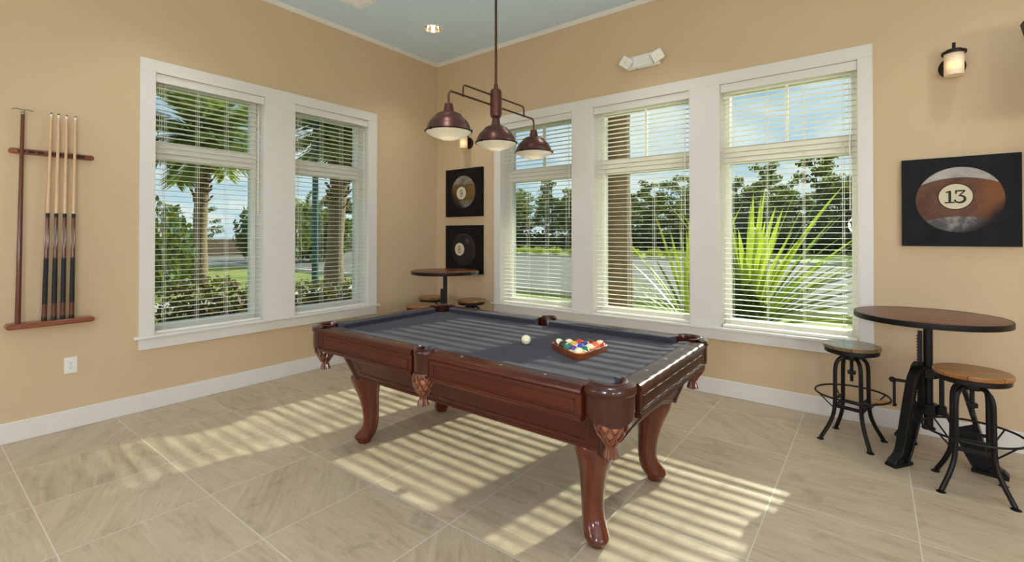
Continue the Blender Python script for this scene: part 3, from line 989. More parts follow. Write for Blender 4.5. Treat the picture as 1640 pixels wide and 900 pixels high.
# wooden triangle: rounded triangular band
def tri_outline(off, n=8):
    pts = []
    C = [FB, LB, RB]
    for k in range(3):
        a = TA[k]
        for i in range(n + 1):
            t = a + radians(60 - 120 * i / n)
            pts.append((C[k].x + off * cos(t), C[k].y + off * sin(t)))
    return pts
def order(pts):
    c = TC
    return sorted(pts, key=lambda p: math.atan2(p[1] - c.y, p[0] - c.x))
inn = order(tri_outline(BR + 0.0012)); out = order(tri_outline(BR + 0.0122)); N = len(inn)
vs = []; fs = []
for (p, q) in zip(inn, out):
    vs += [(p[0] - TC.x, p[1] - TC.y, 0.003), (q[0] - TC.x, q[1] - TC.y, 0.0005), (q[0] - TC.x, q[1] - TC.y, 0.033), (p[0] - TC.x, p[1] - TC.y, 0.033)]
for i in range(N):
    j = (i + 1) % N
    for k in range(4):
        k2 = (k + 1) % 4; fs.append((i * 4 + k, j * 4 + k, j * 4 + k2, i * 4 + k2))
b = MB(); b.add(vs, fs)
o = b.build('ball_rack_triangle', M_triangle, loc=(TC.x, TC.y, BZ), merge=True, bevel=0.0015)
tag(o, 'reddish wooden triangle holding fifteen balls on the grey cloth', 'ball rack')

# ------------------------------------------------------------------ three-shade lamp over the table
PX, PY = 2.746, -2.10
lamp = empty('pool_table_lamp', (PX, PY, 2.0))
tag(lamp, 'bronze hanging lamp with three dome shades over the pool table', 'hanging lamp')
def LB_(b, name, m, parent=lamp, **k): return b.build(name, m, parent=parent, **k)
b = MB(); b.cyl(0.0085, 0.36, ZC - 2.0, 12); b.lathe([(0.011, 0.34), (0.014, 0.345), (0.013, 0.37), (0.009, 0.385)], 14); b.lathe([(0.0, ZC - 2.03), (0.055, ZC - 2.025), (0.062, ZC - 2.0)], 24); LB_(b, 'rod', M_bronze)
b = MB(); b.lathe([(0.0, 0.155), (0.020, 0.157), (0.030, 0.163), (0.036, 0.175), (0.0375, 0.190), (0.0375, 0.315), (0.036, 0.330), (0.030, 0.342), (0.020, 0.348), (0.0, 0.350)], 28); b.lathe([(0.0386, 0.185), (0.0386, 0.189)], 28); b.lathe([(0.009, 0.125), (0.009, 0.158)], 12)
LB_(b, 'body', M_bronze)
def bend(p, r=0.03):
    """round the corners of a polyline"""
    P = [Vector(q) for q in p]; out = [P[0]]
    for i in range(1, len(P) - 1):
        a = (P[i - 1] - P[i]).normalized(); c = (P[i + 1] - P[i]).normalized()
        out += bez(P[i] + a * r, P[i] + a * r * 0.4, P[i] + c * r * 0.4, P[i] + c * r, 6)
    out.append(P[-1]); return out
for s in (-1, 1):
    b = MB(); b.tube(bend([(0, s * 0.03, 0.235), (0, s * 0.424, 0.235), (0, s * 0.424, 0.15)]), 0.0062, 10); LB_(b, 'arm', M_bronze)
    b = MB(); b.tube(bend([(0, s * 0.03, 0.298), (0, s * 0.305, 0.298), (0, s * 0.305, 0.235)], 0.025), 0.0058, 10); b.sphere(0.0095, (0, s * 0.305, 0.235), 12, 8); LB_(b, 'upper_arm', M_bronze)

def ribbed_glass():
    m = bpy.data.materials.new('ribbed_glass'); m.use_nodes = True; t = NT(m.node_tree); p = m.node_tree.nodes['Principled BSDF']
    xs = t.sep(t.obj()); a = t.math('ARCTAN2', xs[1], xs[0])
    rib = t.math('ADD', t.math('MULTIPLY', t.math('SINE', t.math('MULTIPLY', a, 60.0)), 0.5), 0.5)
    rr = t.math('SQRT', t.math('ADD', t.math('POWER', xs[0], 2.0), t.math('POWER', xs[1], 2.0)))
    ring = t.math('ADD', t.math('MULTIPLY', t.math('SINE', t.math('MULTIPLY', rr, 420.0)), 0.5), 0.5)
    f = t.mix(t.math('GREATER_THAN', rr, 0.062), ring, rib)
    c = t.mix(f, lin(206, 202, 182), lin(238, 235, 218))
    t.l.new(c, p.inputs['Base Color']); p.inputs['Roughness'].default_value = 0.15
    p.inputs['Transmission Weight'].default_value = 0.35; p.inputs['IOR'].default_value = 1.2
    t.l.new(t.bump(f, 0.5, 0.002), p.inputs['Normal'])
    glow = t.smooth(rr, 0.13, 0.02)
    p.inputs['Emission Color'].default_value = lin(255, 232, 190)
    t.l.new(t.math('ADD', 0.10, t.math('MULTIPLY', glow, 0.30)), p.inputs['Emission Strength'])
    return m
M_rib = ribbed_glass()
for s in (-1, 0, 1):
    sh = empty('shade', (0, s * 0.424, 0)); sh.parent = lamp
    b = MB(); prof = [(0.0, 0.158), (0.023, 0.157), (0.024, 0.148), (0.030, 0.115), (0.031, 0.110), (0.050, 0.106), (0.066, 0.099), (0.078, 0.088), (0.081, 0.080), (0.094, 0.070), (0.108, 0.054), (0.119, 0.034), (0.127, 0.010), (0.131, 0.006), (0.134, 0.000), (0.133, -0.005), (0.128, -0.006), (0.124, 0.006), (0.112, 0.034), (0.09, 0.062), (0.0, 0.085)]
    b.lathe(prof, 48); hd = b.build('dome', M_bronze, parent=sh, smooth_angle=50)
    b = MB(); b.lathe([(0.131, -0.001), (0.128, -0.006), (0.120, -0.012), (0.100, -0.024), (0.070, -0.036), (0.040, -0.043), (0.038, -0.047), (0.0, -0.050)], 48); b.build('lens', M_rib, parent=sh, smooth_angle=60)
    b = MB(); b.lathe([(0.1345, 0.002), (0.1365, -0.001), (0.1345, -0.004)], 40)
    b.f = b.f[:-2]; b.m = b.m[:-2]; b.sm = b.sm[:-2]
    for k in range(3):
        a = k * 2 * pi / 3 + 0.5; b.box(0.131, 0.139, -0.003, 0.003, -0.010, 0.006, Matrix.Rotation(a, 4, 'Z'))
    b.build('rim_clip', M_bronze_dk, parent=sh)

# ------------------------------------------------------------------ sconces
def frost_mat():
    m = bpy.data.materials.new('frosted_sconce_glass'); m.use_nodes = True; t = NT(m.node_tree); p = m.node_tree.nodes['Principled BSDF']
    p.inputs['Base Color'].default_value = lin(240, 222, 192); p.inputs['Roughness'].default_value = 0.5
    xs = t.sep(t.obj()); z = t.math('ABSOLUTE', t.math('ADD', xs[2], 0.02))
    # the lamp inside glows through the frosted glass
    lw = t.n.new('ShaderNodeLayerWeight'); lw.inputs[0].default_value = 0.5
    core = t.math('MULTIPLY', t.smooth(z, 0.048, 0.0), t.smooth(lw.outputs['Facing'], 0.75, 0.0))
    t.l.new(t.mix(core, lin(255, 160, 70), lin(255, 196, 84)), p.inputs['Emission Color'])
    t.l.new(t.math('ADD', 0.07, t.math('MULTIPLY', core, 0.85)), p.inputs['Emission Strength'])
    return m
M_frost = frost_mat()
def sconce(x, z, label):
    r = empty('wall_sconce', (x, 0, z)); tag(r, label, 'wall lamp', 'wall sconces')
    M = Matrix.Rotation(pi / 2, 4, 'X')
    b = MB(); b.lathe([(0.072, 0.0), (0.072, 0.012), (0.064, 0.018), (0.030, 0.020), (0.028, 0.030), (0.0, 0.032)], 32, M); b.build('back_plate', M_bronze_dk, parent=r)
    b = MB(); b.tube([(0, -0.02, 0.0), (0, -0.05, 0.0)], 0.008, 10); b.tube([(0, -0.045, -0.01), (0, -0.045, 0.078)], 0.006, 8); b.build('arm', M_bronze_dk, parent=r)
    Mc = Matrix.Translation((0, -0.105, 0))
    b = MB(); b.lathe([(0.0, 0.062), (0.064, 0.062), (0.066, 0.066), (0.066, 0.078), (0.045, 0.080), (0.043, 0.092), (0.012, 0.097), (0.010, 0.10), (0.009, 0.135), (0.0105, 0.139), (0.0, 0.141)], 32, Mc); b.build('cap', M_bronze_dk, parent=r)
    b = MB(); b.lathe([(0.050, 0.062), (0.052, 0.062), (0.052, -0.078), (0.0515, -0.082), (0.047, -0.082), (0.0, -0.080)], 36, None); b.v = [(vx, vy, vz - 0.0) for vx, vy, vz in b.v]
    gl = b.build('glass_shade', M_frost, parent=r, loc=(0, -0.105, 0.0))
sconce(5.100, 2.568, 'black sconce with a glowing frosted glass above the 13 ball picture')
sconce(0.585, 2.578, 'black sconce with a glowing frosted glass above the 9 ball picture')

# ------------------------------------------------------------------ emergency light
em = empty('emergency_light', (2.90, 0, 3.10)); tag(em, 'white twin-head emergency light on the wall above the windows', 'emergency light')
b = MB(); b.smooth = False; b.box(-0.16, 0.16, -0.045, 0, -0.065, 0.065); b.build('housing', M_plate, parent=em, bevel=0.008)
b = MB(); b.smooth = False; b.box(-0.10, 0.10, -0.060, -0.045, -0.055, 0.055); b.build('cover', M_plate, parent=em, bevel=0.005)
for sx, tilt in ((-1, 38), (1, -30)):
    M = Matrix.Translation((sx * 0.155, -0.085, 0.0)) @ Matrix.Rotation(radians(16 + sx * 6), 4, 'Z') @ Matrix.Rotation(radians(tilt), 4, 'Y') @ Matrix.Rotation(radians(12), 4, 'X')
    b = MB(); b.smooth = False; b.box(-0.055, 0.055, -0.025, 0.03, -0.05, 0.05, M); hd = b.build('lamp_head', M_plate, parent=em, bevel=0.008)
    b = MB(); b.smooth = False
    b.lathe([(0.0, 0.0), (0.034, 0.0), (0.034, 0.003), (0.0, 0.004)], 24, M @ Matrix.Translation((0, -0.026, 0)) @ Matrix.Rotation(pi / 2, 4, 'X')); b.build('lens', M_pearl, parent=hd)
    b = MB(); b.smooth = False; b.lathe([(0.007, 0.0), (0.007, 0.003), (0, 0.004)], 10, M @ Matrix.Translation((0, -0.029, 0)) @ Matrix.Rotation(pi / 2, 4, 'X')); b.build('bulb', M_steel, parent=hd)
b = MB(); b.sphere(0.006, (-0.06, -0.05, -0.07), 10, 6); b.build('test_button', M_dark, parent=em)

# ------------------------------------------------------------------ wall outlet
ol = empty('wall_outlet', (0, -3.648, 0.462)); tag(ol, 'white duplex wall outlet low on the left wall', 'outlet')
b = MB(); b.smooth = False; b.box(0, 0.006, -0.036, 0.036, -0.058, 0.058); b.build('cover_plate', M_plate, parent=ol, bevel=0.002)
for zc in (-0.02, 0.02):
    b = MB(); b.smooth = False; b.box(0.006, 0.0085, -0.016, 0.016, zc - 0.0145, zc + 0.0145); s_ = b.build('socket', M_plate, parent=ol, bevel=0.003)
    b = MB(); b.smooth = False; b.box(0.0084, 0.009, -0.0075, -0.0055, zc - 0.002, zc + 0.007); b.box(0.0084, 0.009, 0.0055, 0.0075, zc - 0.002, zc + 0.006); b.box(0.0084, 0.009, -0.002, 0.002, zc - 0.010, zc - 0.006); b.build('slots', M_dark, parent=s_)
b = MB(); b.smooth = True; b.sphere(0.003, (0.0065, 0, 0), 10, 6); b.build('screw', M_steel, parent=ol)

# ------------------------------------------------------------------ television edge at the right
M_tv = mat('television_plastic', (40, 34, 32), 0.4)
tv = empty('television', (5.915, -0.30, 2.43)); tag(tv, 'black television on a wall arm, only its edge in view at the top right', 'television')
Mt = Matrix.Rotation(radians(14), 4, 'Z') @ Matrix.Rotation(radians(-4), 4, 'Y') @ Matrix.Rotation(radians(-18), 4, 'X')
tv.rotation_euler = Mt.to_euler()
b = MB(); b.smooth = False; b.box(-0.52, 0.52, -0.03, 0.015, -0.30, 0.30); b.build('casing', M_tv, parent=tv, bevel=0.006)
b = MB(); b.smooth = False; b.box(-0.50, 0.50, -0.031, -0.0295, -0.28, 0.28); b.build('screen', mat('dark_screen', (12, 12, 14), 0.1), parent=tv)
b = MB(); b.smooth = False; b.box(-0.05, 0.05, 0.015, 0.22, -0.05, 0.0); b.build('wall_arm', M_tv, parent=tv)


# ------------------------------------------------------------------ ball pictures on black canvas
def canvas_mat(name, kind):
    m = bpy.data.materials.new(name); m.use_nodes = True; t = NT(m.node_tree); p = m.node_tree.nodes['Principled BSDF']
    o = t.obj(); xs = t.sep(o); x, z = xs[0], xs[2]
    bc = {'13': (0.0, 0.012, 0.222), '9': (0.0, 0.01, 0.205), '8': (0.0, -0.005, 0.205)}[kind]
    dx = t.math('SUBTRACT', x, bc[0]); dz = t.math('SUBTRACT', z, bc[1])
    r = t.math('SQRT', t.math('ADD', t.math('POWER', dx, 2.0), t.math('POWER', dz, 2.0)))
    disc = t.smooth(r, bc[2] + 0.002, bc[2] - 0.002)
    n1 = t.noise(o, 9, 6, 0.7, 0.6); n2 = t.noise(o, 45, 4, 0.7); n3 = t.noise(t.mapping(o, (1, 1, 1), loc=(3, 1, 2)), 4, 5, 0.6)
    bgc = t.mix(t.smooth(n1, 0.3, 0.7), lin(30, 30, 34) if kind == '13' else lin(18, 16, 16), lin(38, 37, 41) if kind == '13' else lin(30, 26, 25))
    if kind == '13':
        brown = t.mix(t.smooth(n1, 0.35, 0.65), lin(92, 64, 54), lin(116, 82, 66))
        brown = t.mix(t.math('MULTIPLY', t.smooth(x, 0.05, 0.17), 0.6), brown, lin(140, 88, 48))
        white = t.mix(t.smooth(n1, 0.3, 0.65), lin(150, 142, 136), lin(186, 178, 170))
        whiteb = t.mix(t.smooth(n1, 0.4, 0.6), lin(92, 88, 88), lin(146, 140, 136))
        bend_ = t.math('MULTIPLY', t.math('POWER', dx, 2.0), 1.15)
        zt = t.math('ADD', z, bend_)
        zb = t.math('ADD', z, t.math('MULTIPLY', bend_, 0.9))
        top = t.smooth(t.math('ADD', zt, t.math('MULTIPLY', n3, 0.012)), 0.168, 0.174)
        bot = t.smooth(zb, -0.100, -0.106)
        c = t.mix(top, brown, white); c = t.mix(bot, c, whiteb)
        # artwork's own ball shading: dark lower right and lower rim, painted on the canvas
        d = t.smooth(t.math('ADD', t.math('SUBTRACT', x, z), t.math('MULTIPLY', n1, 0.14)), 0.24, 0.36)
        c = t.mix(d, c, lin(44, 40, 40))
        d2 = t.smooth(t.math('ADD', z, t.math('MULTIPLY', n1, 0.08)), -0.10, -0.19)
        c = t.mix(t.math('MULTIPLY', d2, 0.85), c, lin(52, 50, 52))
        spot = (-0.016, 0.034, 0.086)
    elif kind == '9':
        gold = t.mix(t.smooth(n1, 0.35, 0.65), lin(92, 72, 42), lin(126, 98, 56))
        silver = t.mix(t.smooth(n1, 0.35, 0.65), lin(104, 96, 86), lin(150, 140, 124))
        top = t.smooth(t.math('ADD', z, t.math('MULTIPLY', n1, 0.04)), 0.10, 0.14)
        bot = t.smooth(t.math('ADD', z, t.math('MULTIPLY', n1, 0.05)), -0.07, -0.10)
        c = t.mix(top, gold, silver); c = t.mix(bot, c, silver)
        d = t.smooth(t.math('ADD', t.math('MULTIPLY', t.math('ADD', x, z), -1.0), t.math('MULTIPLY', n1, 0.1)), 0.16, 0.28)
        c = t.mix(d, c, lin(56, 46, 36))
        spot = (-0.035, -0.005, 0.082)
    else:
        c = t.mix(t.smooth(n1, 0.35, 0.65), lin(40, 36, 36), lin(52, 47, 46))
        rim = t.math('MULTIPLY', t.smooth(r, 0.185, 0.203), t.smooth(t.math('ADD', x, z), 0.0, 0.1))
        c = t.mix(t.math('MULTIPLY', rim, 0.35), c, lin(110, 98, 90))
        hl = t.smooth(t.math('SQRT', t.math('ADD', t.math('POWER', t.math('SUBTRACT', x, 0.07), 2.0), t.math('POWER', t.math('SUBTRACT', z, 0.11), 2.0))), 0.05, 0.01)
        c = t.mix(t.math('MULTIPLY', hl, 0.4), c, lin(120, 112, 106))
        spot = (-0.065, 0.0, 0.082)
    c = t.mix(disc, bgc, c)
    sr = t.math('SQRT', t.math('ADD', t.math('POWER', t.math('SUBTRACT', x, spot[0]), 2.0), t.math('POWER', t.math('SUBTRACT', z, spot[1]), 2.0)))
    c = t.mix(t.smooth(sr, spot[2] + 0.006, spot[2] + 0.003), c, lin(46, 36, 30))
    c = t.mix(t.smooth(sr, spot[2] + 0.001, spot[2] - 0.002), c, t.mix(n2, lin(206, 192, 160), lin(226, 214, 186)))
    c = t.mix(t.math('MULTIPLY', n2, 0.15), c, lin(60, 50, 44))
    t.l.new(c, p.inputs['Base Color']); p.inputs['Roughness'].default_value = 0.8; p.inputs['Specular IOR Level'].default_value = 0.12
    t.l.new(t.bump(n2, 0.2, 0.001), p.inputs['Normal'])
    # side faces keep the background tone through the same material (outside the disc)
    return m, spot

M_ink = mat('dark_ink', (38, 30, 28), 0.7)
def stroke(b, pts, w, y=-0.0005):
    """flat ribbon of width w through (x,z) points"""
    P = [Vector((p[0], 0, p[1])) for p in pts]; vs = []; n = len(P)
    ws = w if isinstance(w, (list, tuple)) else [w] * n
    for i in range(n):
        t_ = (P[min(i + 1, n - 1)] - P[max(i - 1, 0)]).normalized(); nn = Vector((-t_.z, 0, t_.x))
        a = P[i] + nn * ws[i] / 2; c = P[i] - nn * ws[i] / 2
        vs += [(a.x, y, a.z), (c.x, y, c.z)]
    b.add(vs, [(2 * i, 2 * i + 1, 2 * i + 3, 2 * i + 2) for i in range(n - 1)])
def arc_pts(cx, cz, rx, rz, a0, a1, n=16):
    return [(cx + rx * cos(radians(a0 + (a1 - a0) * i / n)), cz + rz * sin(radians(a0 + (a1 - a0) * i / n))) for i in range(n + 1)]

def canvas(kind, x, z, w_, h_, label):
    m, sp = canvas_mat('ball_picture_%s' % {'13': 'thirteen', '9': 'nine', '8': 'eight'}[kind], kind)
    b = MB(); b.smooth = False; b.box(-w_ / 2, w_ / 2, -0.0175, 0.0175, -h_ / 2, h_ / 2)
    o = b.build('canvas_picture', m, loc=(x, -0.0185, z), bevel=0.002); tag(o, label, 'picture')
    b = MB(); b.smooth = False; y = -0.0186
    cx, cz = sp[0], sp[1]
    if kind == '13':
        stroke(b, [(cx - 0.0493, cz + 0.0291), (cx - 0.0291, cz + 0.0358)], 0.009, y)
        stroke(b, [(cx - 0.0291, cz + 0.0403), (cx - 0.0291, cz - 0.0381)], 0.014, y)
        stroke(b, [(cx - 0.0560, cz - 0.0403), (cx - 0.0045, cz - 0.0403)], 0.009, y)
        stroke(b, [(cx + 0.0022, cz + 0.0179), (cx + 0.0022, cz + 0.0403)], 0.009, y)
        stroke(b, [(cx + 0.0000, cz + 0.0381), (cx + 0.0470, cz + 0.0381)], 0.010, y)
        stroke(b, [(cx + 0.0470, cz + 0.0381), (cx + 0.0179, cz + 0.0045)], 0.008, y)
        a_ = arc_pts(cx + 0.0202, cz - 0.0179, 0.027, 0.0235, 100, -150, 20)
        stroke(b, a_, [0.008 + 0.007 * sin(pi * i / 20) for i in range(21)], y)
        b.smooth = False; b.lathe([(0.0, 0.0), (0.006, 0.0)], 12, Matrix.Translation((cx - 0.0022, y, cz - 0.0269)) @ Matrix.Rotation(pi / 2, 4, 'X'))
    elif kind == '9':
        stroke(b, arc_pts(cx, cz + 0.015, 0.021, 0.024, 0, 360, 28), 0.009, y)
        stroke(b, [(cx + 0.021, cz + 0.015)] + arc_pts(cx - 0.004, cz + 0.006, 0.026, 0.048, -5, -95, 12), 0.009, y)
        stroke(b, [(cx - 0.004, cz - 0.042), (cx - 0.020, cz - 0.034)], 0.008, y)
    else:
        stroke(b, arc_pts(cx, cz + 0.020, 0.016, 0.019, 0, 360, 24), 0.008, y)
        stroke(b, arc_pts(cx, cz - 0.021, 0.021, 0.023, 0, 360, 24), 0.009, y)
    b.build('number', M_ink, parent=o, smooth_angle=None)
canvas('9', 0.516, 1.953, 0.632, 0.612, 'black square canvas picture of a gold ball numbered 9, above the other')
canvas('8', 0.516, 1.230, 0.632, 0.612, 'black square canvas picture of a black ball numbered 8, partly behind a round table top')
canvas('13', 5.126, 1.640, 0.598, 0.612, 'dark canvas picture of a brown striped ball numbered 13')

# ------------------------------------------------------------------ cue rack and cues
cr = empty('cue_rack', (0, -3.75, 0)); tag(cr, 'reddish wooden two-piece cue rack on the left wall', 'cue rack')
def rounded_bar(y0, y1, z0, z1, x0, x1):
    b = MB(); r = (z1 - z0) / 2; zc = (z0 + z1) / 2; pts = []
    for i in range(9):
        a = radians(90 + 180 * i / 8); pts.append((y0 + r + r * cos(a), zc + r * sin(a)))
    for i in range(9):
        a = radians(-90 + 180 * i / 8); pts.append((y1 - r + r * cos(a), zc + r * sin(a)))
    n = len(pts); vs = [(x0, y, z) for y, z in pts] + [(x1, y, z) for y, z in pts]
    b.smooth = False
    b.add(vs, [list(range(n))[::-1], [n + i for i in range(n)]] + [(i, (i + 1) % n, n + (i + 1) % n, n + i) for i in range(n)])
    return b
b = rounded_bar(-3.972 + 3.75, -3.528 + 3.75, 1.968, 2.006, 0.0, 0.022); tr = b.build('clip_rail', M_rackwood, parent=cr, merge=True, bevel=0.004)
CUES = [(-3.765, 0), (-3.7265, 1), (-3.6845, 2), (-3.6375, 3)]
slots = [-3.907, -3.862, -3.815, -3.765, -3.7265, -3.6845, -3.6375, -3.60]
for s_ in slots:
    b = MB()
    b.tube([(0.022, s_ + 3.75 + dy, 1.987) for dy in (-0.0,)] + [(0.028, s_ + 3.75, 1.987)], 0.008, 8)
    pts = [(0.036 + 0.0135 * cos(a), s_ + 3.75 + 0.0135 * sin(a), 1.987) for a in [radians(70 + 220 * i / 10) for i in range(11)]]
    pts = [(0.038 - 0.014 * cos(radians(-110 + 220 * i / 12)), s_ + 3.75 + 0.014 * sin(radians(-110 + 220 * i / 12)), 1.987) for i in range(13)]
    b.tube(pts, 0.004, 6, sy=2.2); b.build('cue_clip', M_dark, parent=tr)
for y_ in (-3.935, -3.585):
    b = MB(); b.sphere(0.0045, (0.022, y_ + 3.75, 1.987), 10, 6); b.build('screw', M_brass, parent=tr)
b = rounded_bar(-3.985 + 3.75, -3.532 + 3.75, 0.775, 0.812, 0.0, 0.095)
b.build('foot_shelf', M_rackwood, parent=cr, merge=True, bevel=0.006)

def cue(y0, y1, k):
    r = empty('pool_cue', (0.072, y0, 0.8135))
    labs = ['pool cue in the rack with maple shaft, the leftmost of the four maple cues', 'maple pool cue, second from the left among the four maple cues',
            'maple pool cue, third from the left among the four maple cues', 'pool cue in the rack with maple shaft, the rightmost of the four maple cues']
    tag(r, labs[k], 'pool cue', 'pool cues in the rack')
    H = 1.464
    dx = 0.038 - 0.072
    lean = math.atan2(dx, H)
    r.rotation_euler = (-math.atan2(y1 - y0, H), lean, 0)
    def seg(name, z0, z1, r0, r1, m, par=r):
        b = MB(); b.lathe([(r0, z0), (r1, z1)], 14); return b.build(name, m, parent=par)
    rad = lambda z: 0.0148 - (0.0148 - 0.0065) * z / H
    seg('butt_cap', 0.0, 0.025, 0.0145, rad(0.025), M_wrap)
    seg('butt', 0.025, 0.115, rad(0.025), rad(0.115), M_butt)
    seg('wrap', 0.115, 0.435, rad(0.115) * 1.02, rad(0.435) * 1.02, M_wrap)
    fa = seg('forearm', 0.435, 0.722, rad(0.435), rad(0.722), M_butt)
    for a in (0, 90, 180, 270):
        M = Matrix.Rotation(radians(a + 20), 4, 'Z'); b = MB(); b.smooth = False
        rr = rad(0.55) + 0.0003
        b.add([(rr, 0, 0.50), (rr, -0.0022, 0.56), (rr - 0.0006, 0, 0.66), (rr, 0.0022, 0.56)], [(0, 1, 2, 3)], M); b.build('inlay', M_pearl, parent=fa, smooth_angle=None)
    seg('collar', 0.722, 0.752, rad(0.722) * 1.03, rad(0.752) * 1.03, M_wrap)
    seg('shaft', 0.752, H - 0.03, rad(0.752), 0.0067, M_maple)
    seg('ferrule', H - 0.03, H - 0.008, 0.0067, 0.0067, M_pearl)
    seg('tip', H - 0.008, H, 0.0066, 0.0055, M_dark)
for k, (y0, y1) in enumerate(((-3.799, -3.765), (-3.750, -3.7265), (-3.704, -3.6845), (-3.657, -3.6375))): cue(y0, y1, k)
r = empty('bridge_stick', (0.072, -3.927, 0.8135)); tag(r, 'long dark red-brown bridge stick with a metal head at the left of the rack', 'bridge stick')
r.rotation_euler = (-math.atan2(0.021, 1.464), math.atan2(-0.034, 1.464), 0)
b = MB(); b.lathe([(0.015, 0), (0.0135, 0.5), (0.0125, 0.735)], 14); b.build('butt', M_bridge, parent=r)
b = MB(); b.lathe([(0.0125, 0.735), (0.0095, 1.44)], 14); b.build('shaft', M_butt, parent=r)
b = MB(); b.lathe([(0.010, 1.425), (0.009, 1.45), (0.004, 1.458)], 12)
b.smooth = False
b.tube([(-0.0, -0.052, 1.452), (0, -0.03, 1.462), (0, 0, 1.455), (0, 0.03, 1.462), (0, 0.052, 1.452)], 0.0035, 8, sx=3.0)
b.build('bridge_head', M_steel, parent=r)


# ------------------------------------------------------------------ crank pub tables and stools
def pub_table(loc, rz, label, top_mat, zt=0.905):
    r = empty('pub_table', (*loc, 0), rz); tag(r, label, 'pub table', 'round crank pub tables')
    b = MB(); b.lathe([(0.0, zt - 0.026), (0.372, zt - 0.026), (0.372, zt - 0.001), (0.369, zt), (0.0, zt)], 72); b.build('table_top', top_mat, parent=r)
    b = MB(); b.lathe([(0.360, zt - 0.034), (0.380, zt - 0.034), (0.381, zt - 0.030), (0.381, zt - 0.003), (0.378, zt), (0.3725, zt), (0.3725, zt - 0.028), (0.360, zt - 0.028)], 72)
    b.f = b.f[:-2]; b.m = b.m[:-2]; b.sm = b.sm[:-2]; b.build('metal_rim', M_black, parent=r)
    b = MB(); b.cyl(0.0235, 0.20, zt - 0.04, 20); b.lathe([(0.0, 0.185), (0.034, 0.187), (0.036, 0.195), (0.024, 0.205)], 20); b.lathe([(0.0, zt - 0.034), (0.11, zt - 0.034), (0.11, zt - 0.040), (0.04, zt - 0.052), (0.0, zt - 0.052)][::-1], 28); b.lathe([(0.0242, 0.724), (0.0242, 0.728)], 20)
    b.build('post', M_black, parent=r)
    b = MB(); b.smooth = False; b.box(-0.050, -0.027, -0.014, 0.014, 0.22, 0.80)
    for k in range(28): b.box(-0.055, -0.050, -0.012, 0.012, 0.25 + k * 0.019, 0.259 + k * 0.019)
    b.build('gear_rack', M_black, parent=r)
    for z in (0.545, 0.315):
        b = MB(); b.smooth = False
        b.lathe([(0.026, z - 0.032), (0.056, z - 0.032), (0.056, z + 0.032), (0.026, z + 0.032)], 6)
        b.box(-0.085, 0.085, -0.022, 0.022, z - 0.028, z + 0.028)
        b.build('hub_bracket', M_black, parent=r, bevel=0.003)
    # three cast legs
    for a in (-124, -12, 112):
        M = Matrix.Rotation(radians(a), 4, 'Z')
        b = MB(); outer = spline([(0.055, 0, 0.575), (0.10, 0, 0.575), (0.145, 0, 0.53), (0.175, 0, 0.44), (0.215, 0, 0.28), (0.245, 0, 0.16), (0.275, 0, 0.075), (0.33, 0, 0.03), (0.345, 0, 0.012)], 5)
        inner = spline([(0.050, 0, 0.34), (0.085, 0, 0.30), (0.13, 0, 0.20), (0.175, 0, 0.09), (0.215, 0, 0.012)], 4)
        # web between the two ribs, with a window near the hub
        def rib(path, w_, t_):
            P = [Vector(p) for p in path]; vs = []; n = len(P)
            for i in range(n):
                tt = (P[min(i + 1, n - 1)] - P[max(i - 1, 0)]).normalized(); nn = Vector((-tt.z, 0, tt.x))
                for (s1, s2) in ((-1, -1), (1, -1), (1, 1), (-1, 1)):
                    vs.append(P[i] + nn * s1 * t_ / 2 + Vector((0, s2 * w_ / 2, 0)))
            fs = [(i * 4 + k, (i + 1) * 4 + k, (i + 1) * 4 + (k + 1) % 4, i * 4 + (k + 1) % 4) for i in range(n - 1) for k in range(4)]
            fs += [(0, 1, 2, 3), tuple(reversed([(n - 1) * 4 + k for k in range(4)]))]
            b.add(vs, fs, M)
        rib(outer, 0.052, 0.022); rib(inner, 0.040, 0.016)
        no, ni = len(outer), len(inner)
        q = []
        for i in range(9):
            t_ = 0.52 + 0.48 * i / 8
            q.append((outer[int(t_ * (no - 1))], inner[int(max(0, (t_ - 0.1) / 0.9) * (ni - 1))]))
        for (o0, i0), (o1, i1) in zip(q[:-1], q[1:]):
            b.smooth = False
            vs = [(o0.x, -0.008, o0.z), (o1.x, -0.008, o1.z), (i1.x, -0.008, i1.z), (i0.x, -0.008, i0.z)]
            vs += [(x_, 0.008, z_) for x_, _, z_ in vs]
            b.add(vs, [(0, 1, 2, 3), (7, 6, 5, 4), (0, 4, 5, 1), (2, 6, 7, 3)], M)
        b.box(0.052, 0.075, -0.014, 0.014, 0.30, 0.58, M)
        b.box(0.195, 0.352, -0.032, 0.032, 0.0, 0.02, M)
        b.box(0.27, 0.335, -0.026, 0.026, 0.02, 0.045, M)
        b.build('leg', M_black, parent=r, bevel=0.002, smooth_angle=30, seg=1)
    # crank
    cg = MB(); cg.tube([(-0.05, 0.0, 0.465), (-0.178, 0.0, 0.465)], 0.010, 10); cg.sphere(0.018, (-0.178, 0, 0.465), 14, 8)
    cg.bar((-0.168, 0, 0.475), (-0.168, 0, 0.300), 0.018, 0.016); cg.sphere(0.013, (-0.168, 0, 0.303), 12, 8)
    ck = cg.build('crank', M_black, parent=r)
    b = MB(); Mh = Matrix.Translation((-0.176, 0, 0.303)) @ Matrix.Rotation(-pi / 2, 4, 'Y')
    b.lathe([(0.0, 0.0), (0.010, 0.0), (0.012, 0.012), (0.009, 0.022), (0.013, 0.045), (0.014, 0.062), (0.010, 0.074), (0.013, 0.080), (0.011, 0.095), (0.008, 0.112), (0.0, 0.116)], 16, Mh); b.build('crank_handle', M_handle, parent=ck)
    # pinion housing
    b = MB(); b.smooth = False; b.box(-0.085, -0.045, -0.03, 0.03, 0.43, 0.50); b.build('gear_housing', M_black, parent=r, bevel=0.004)
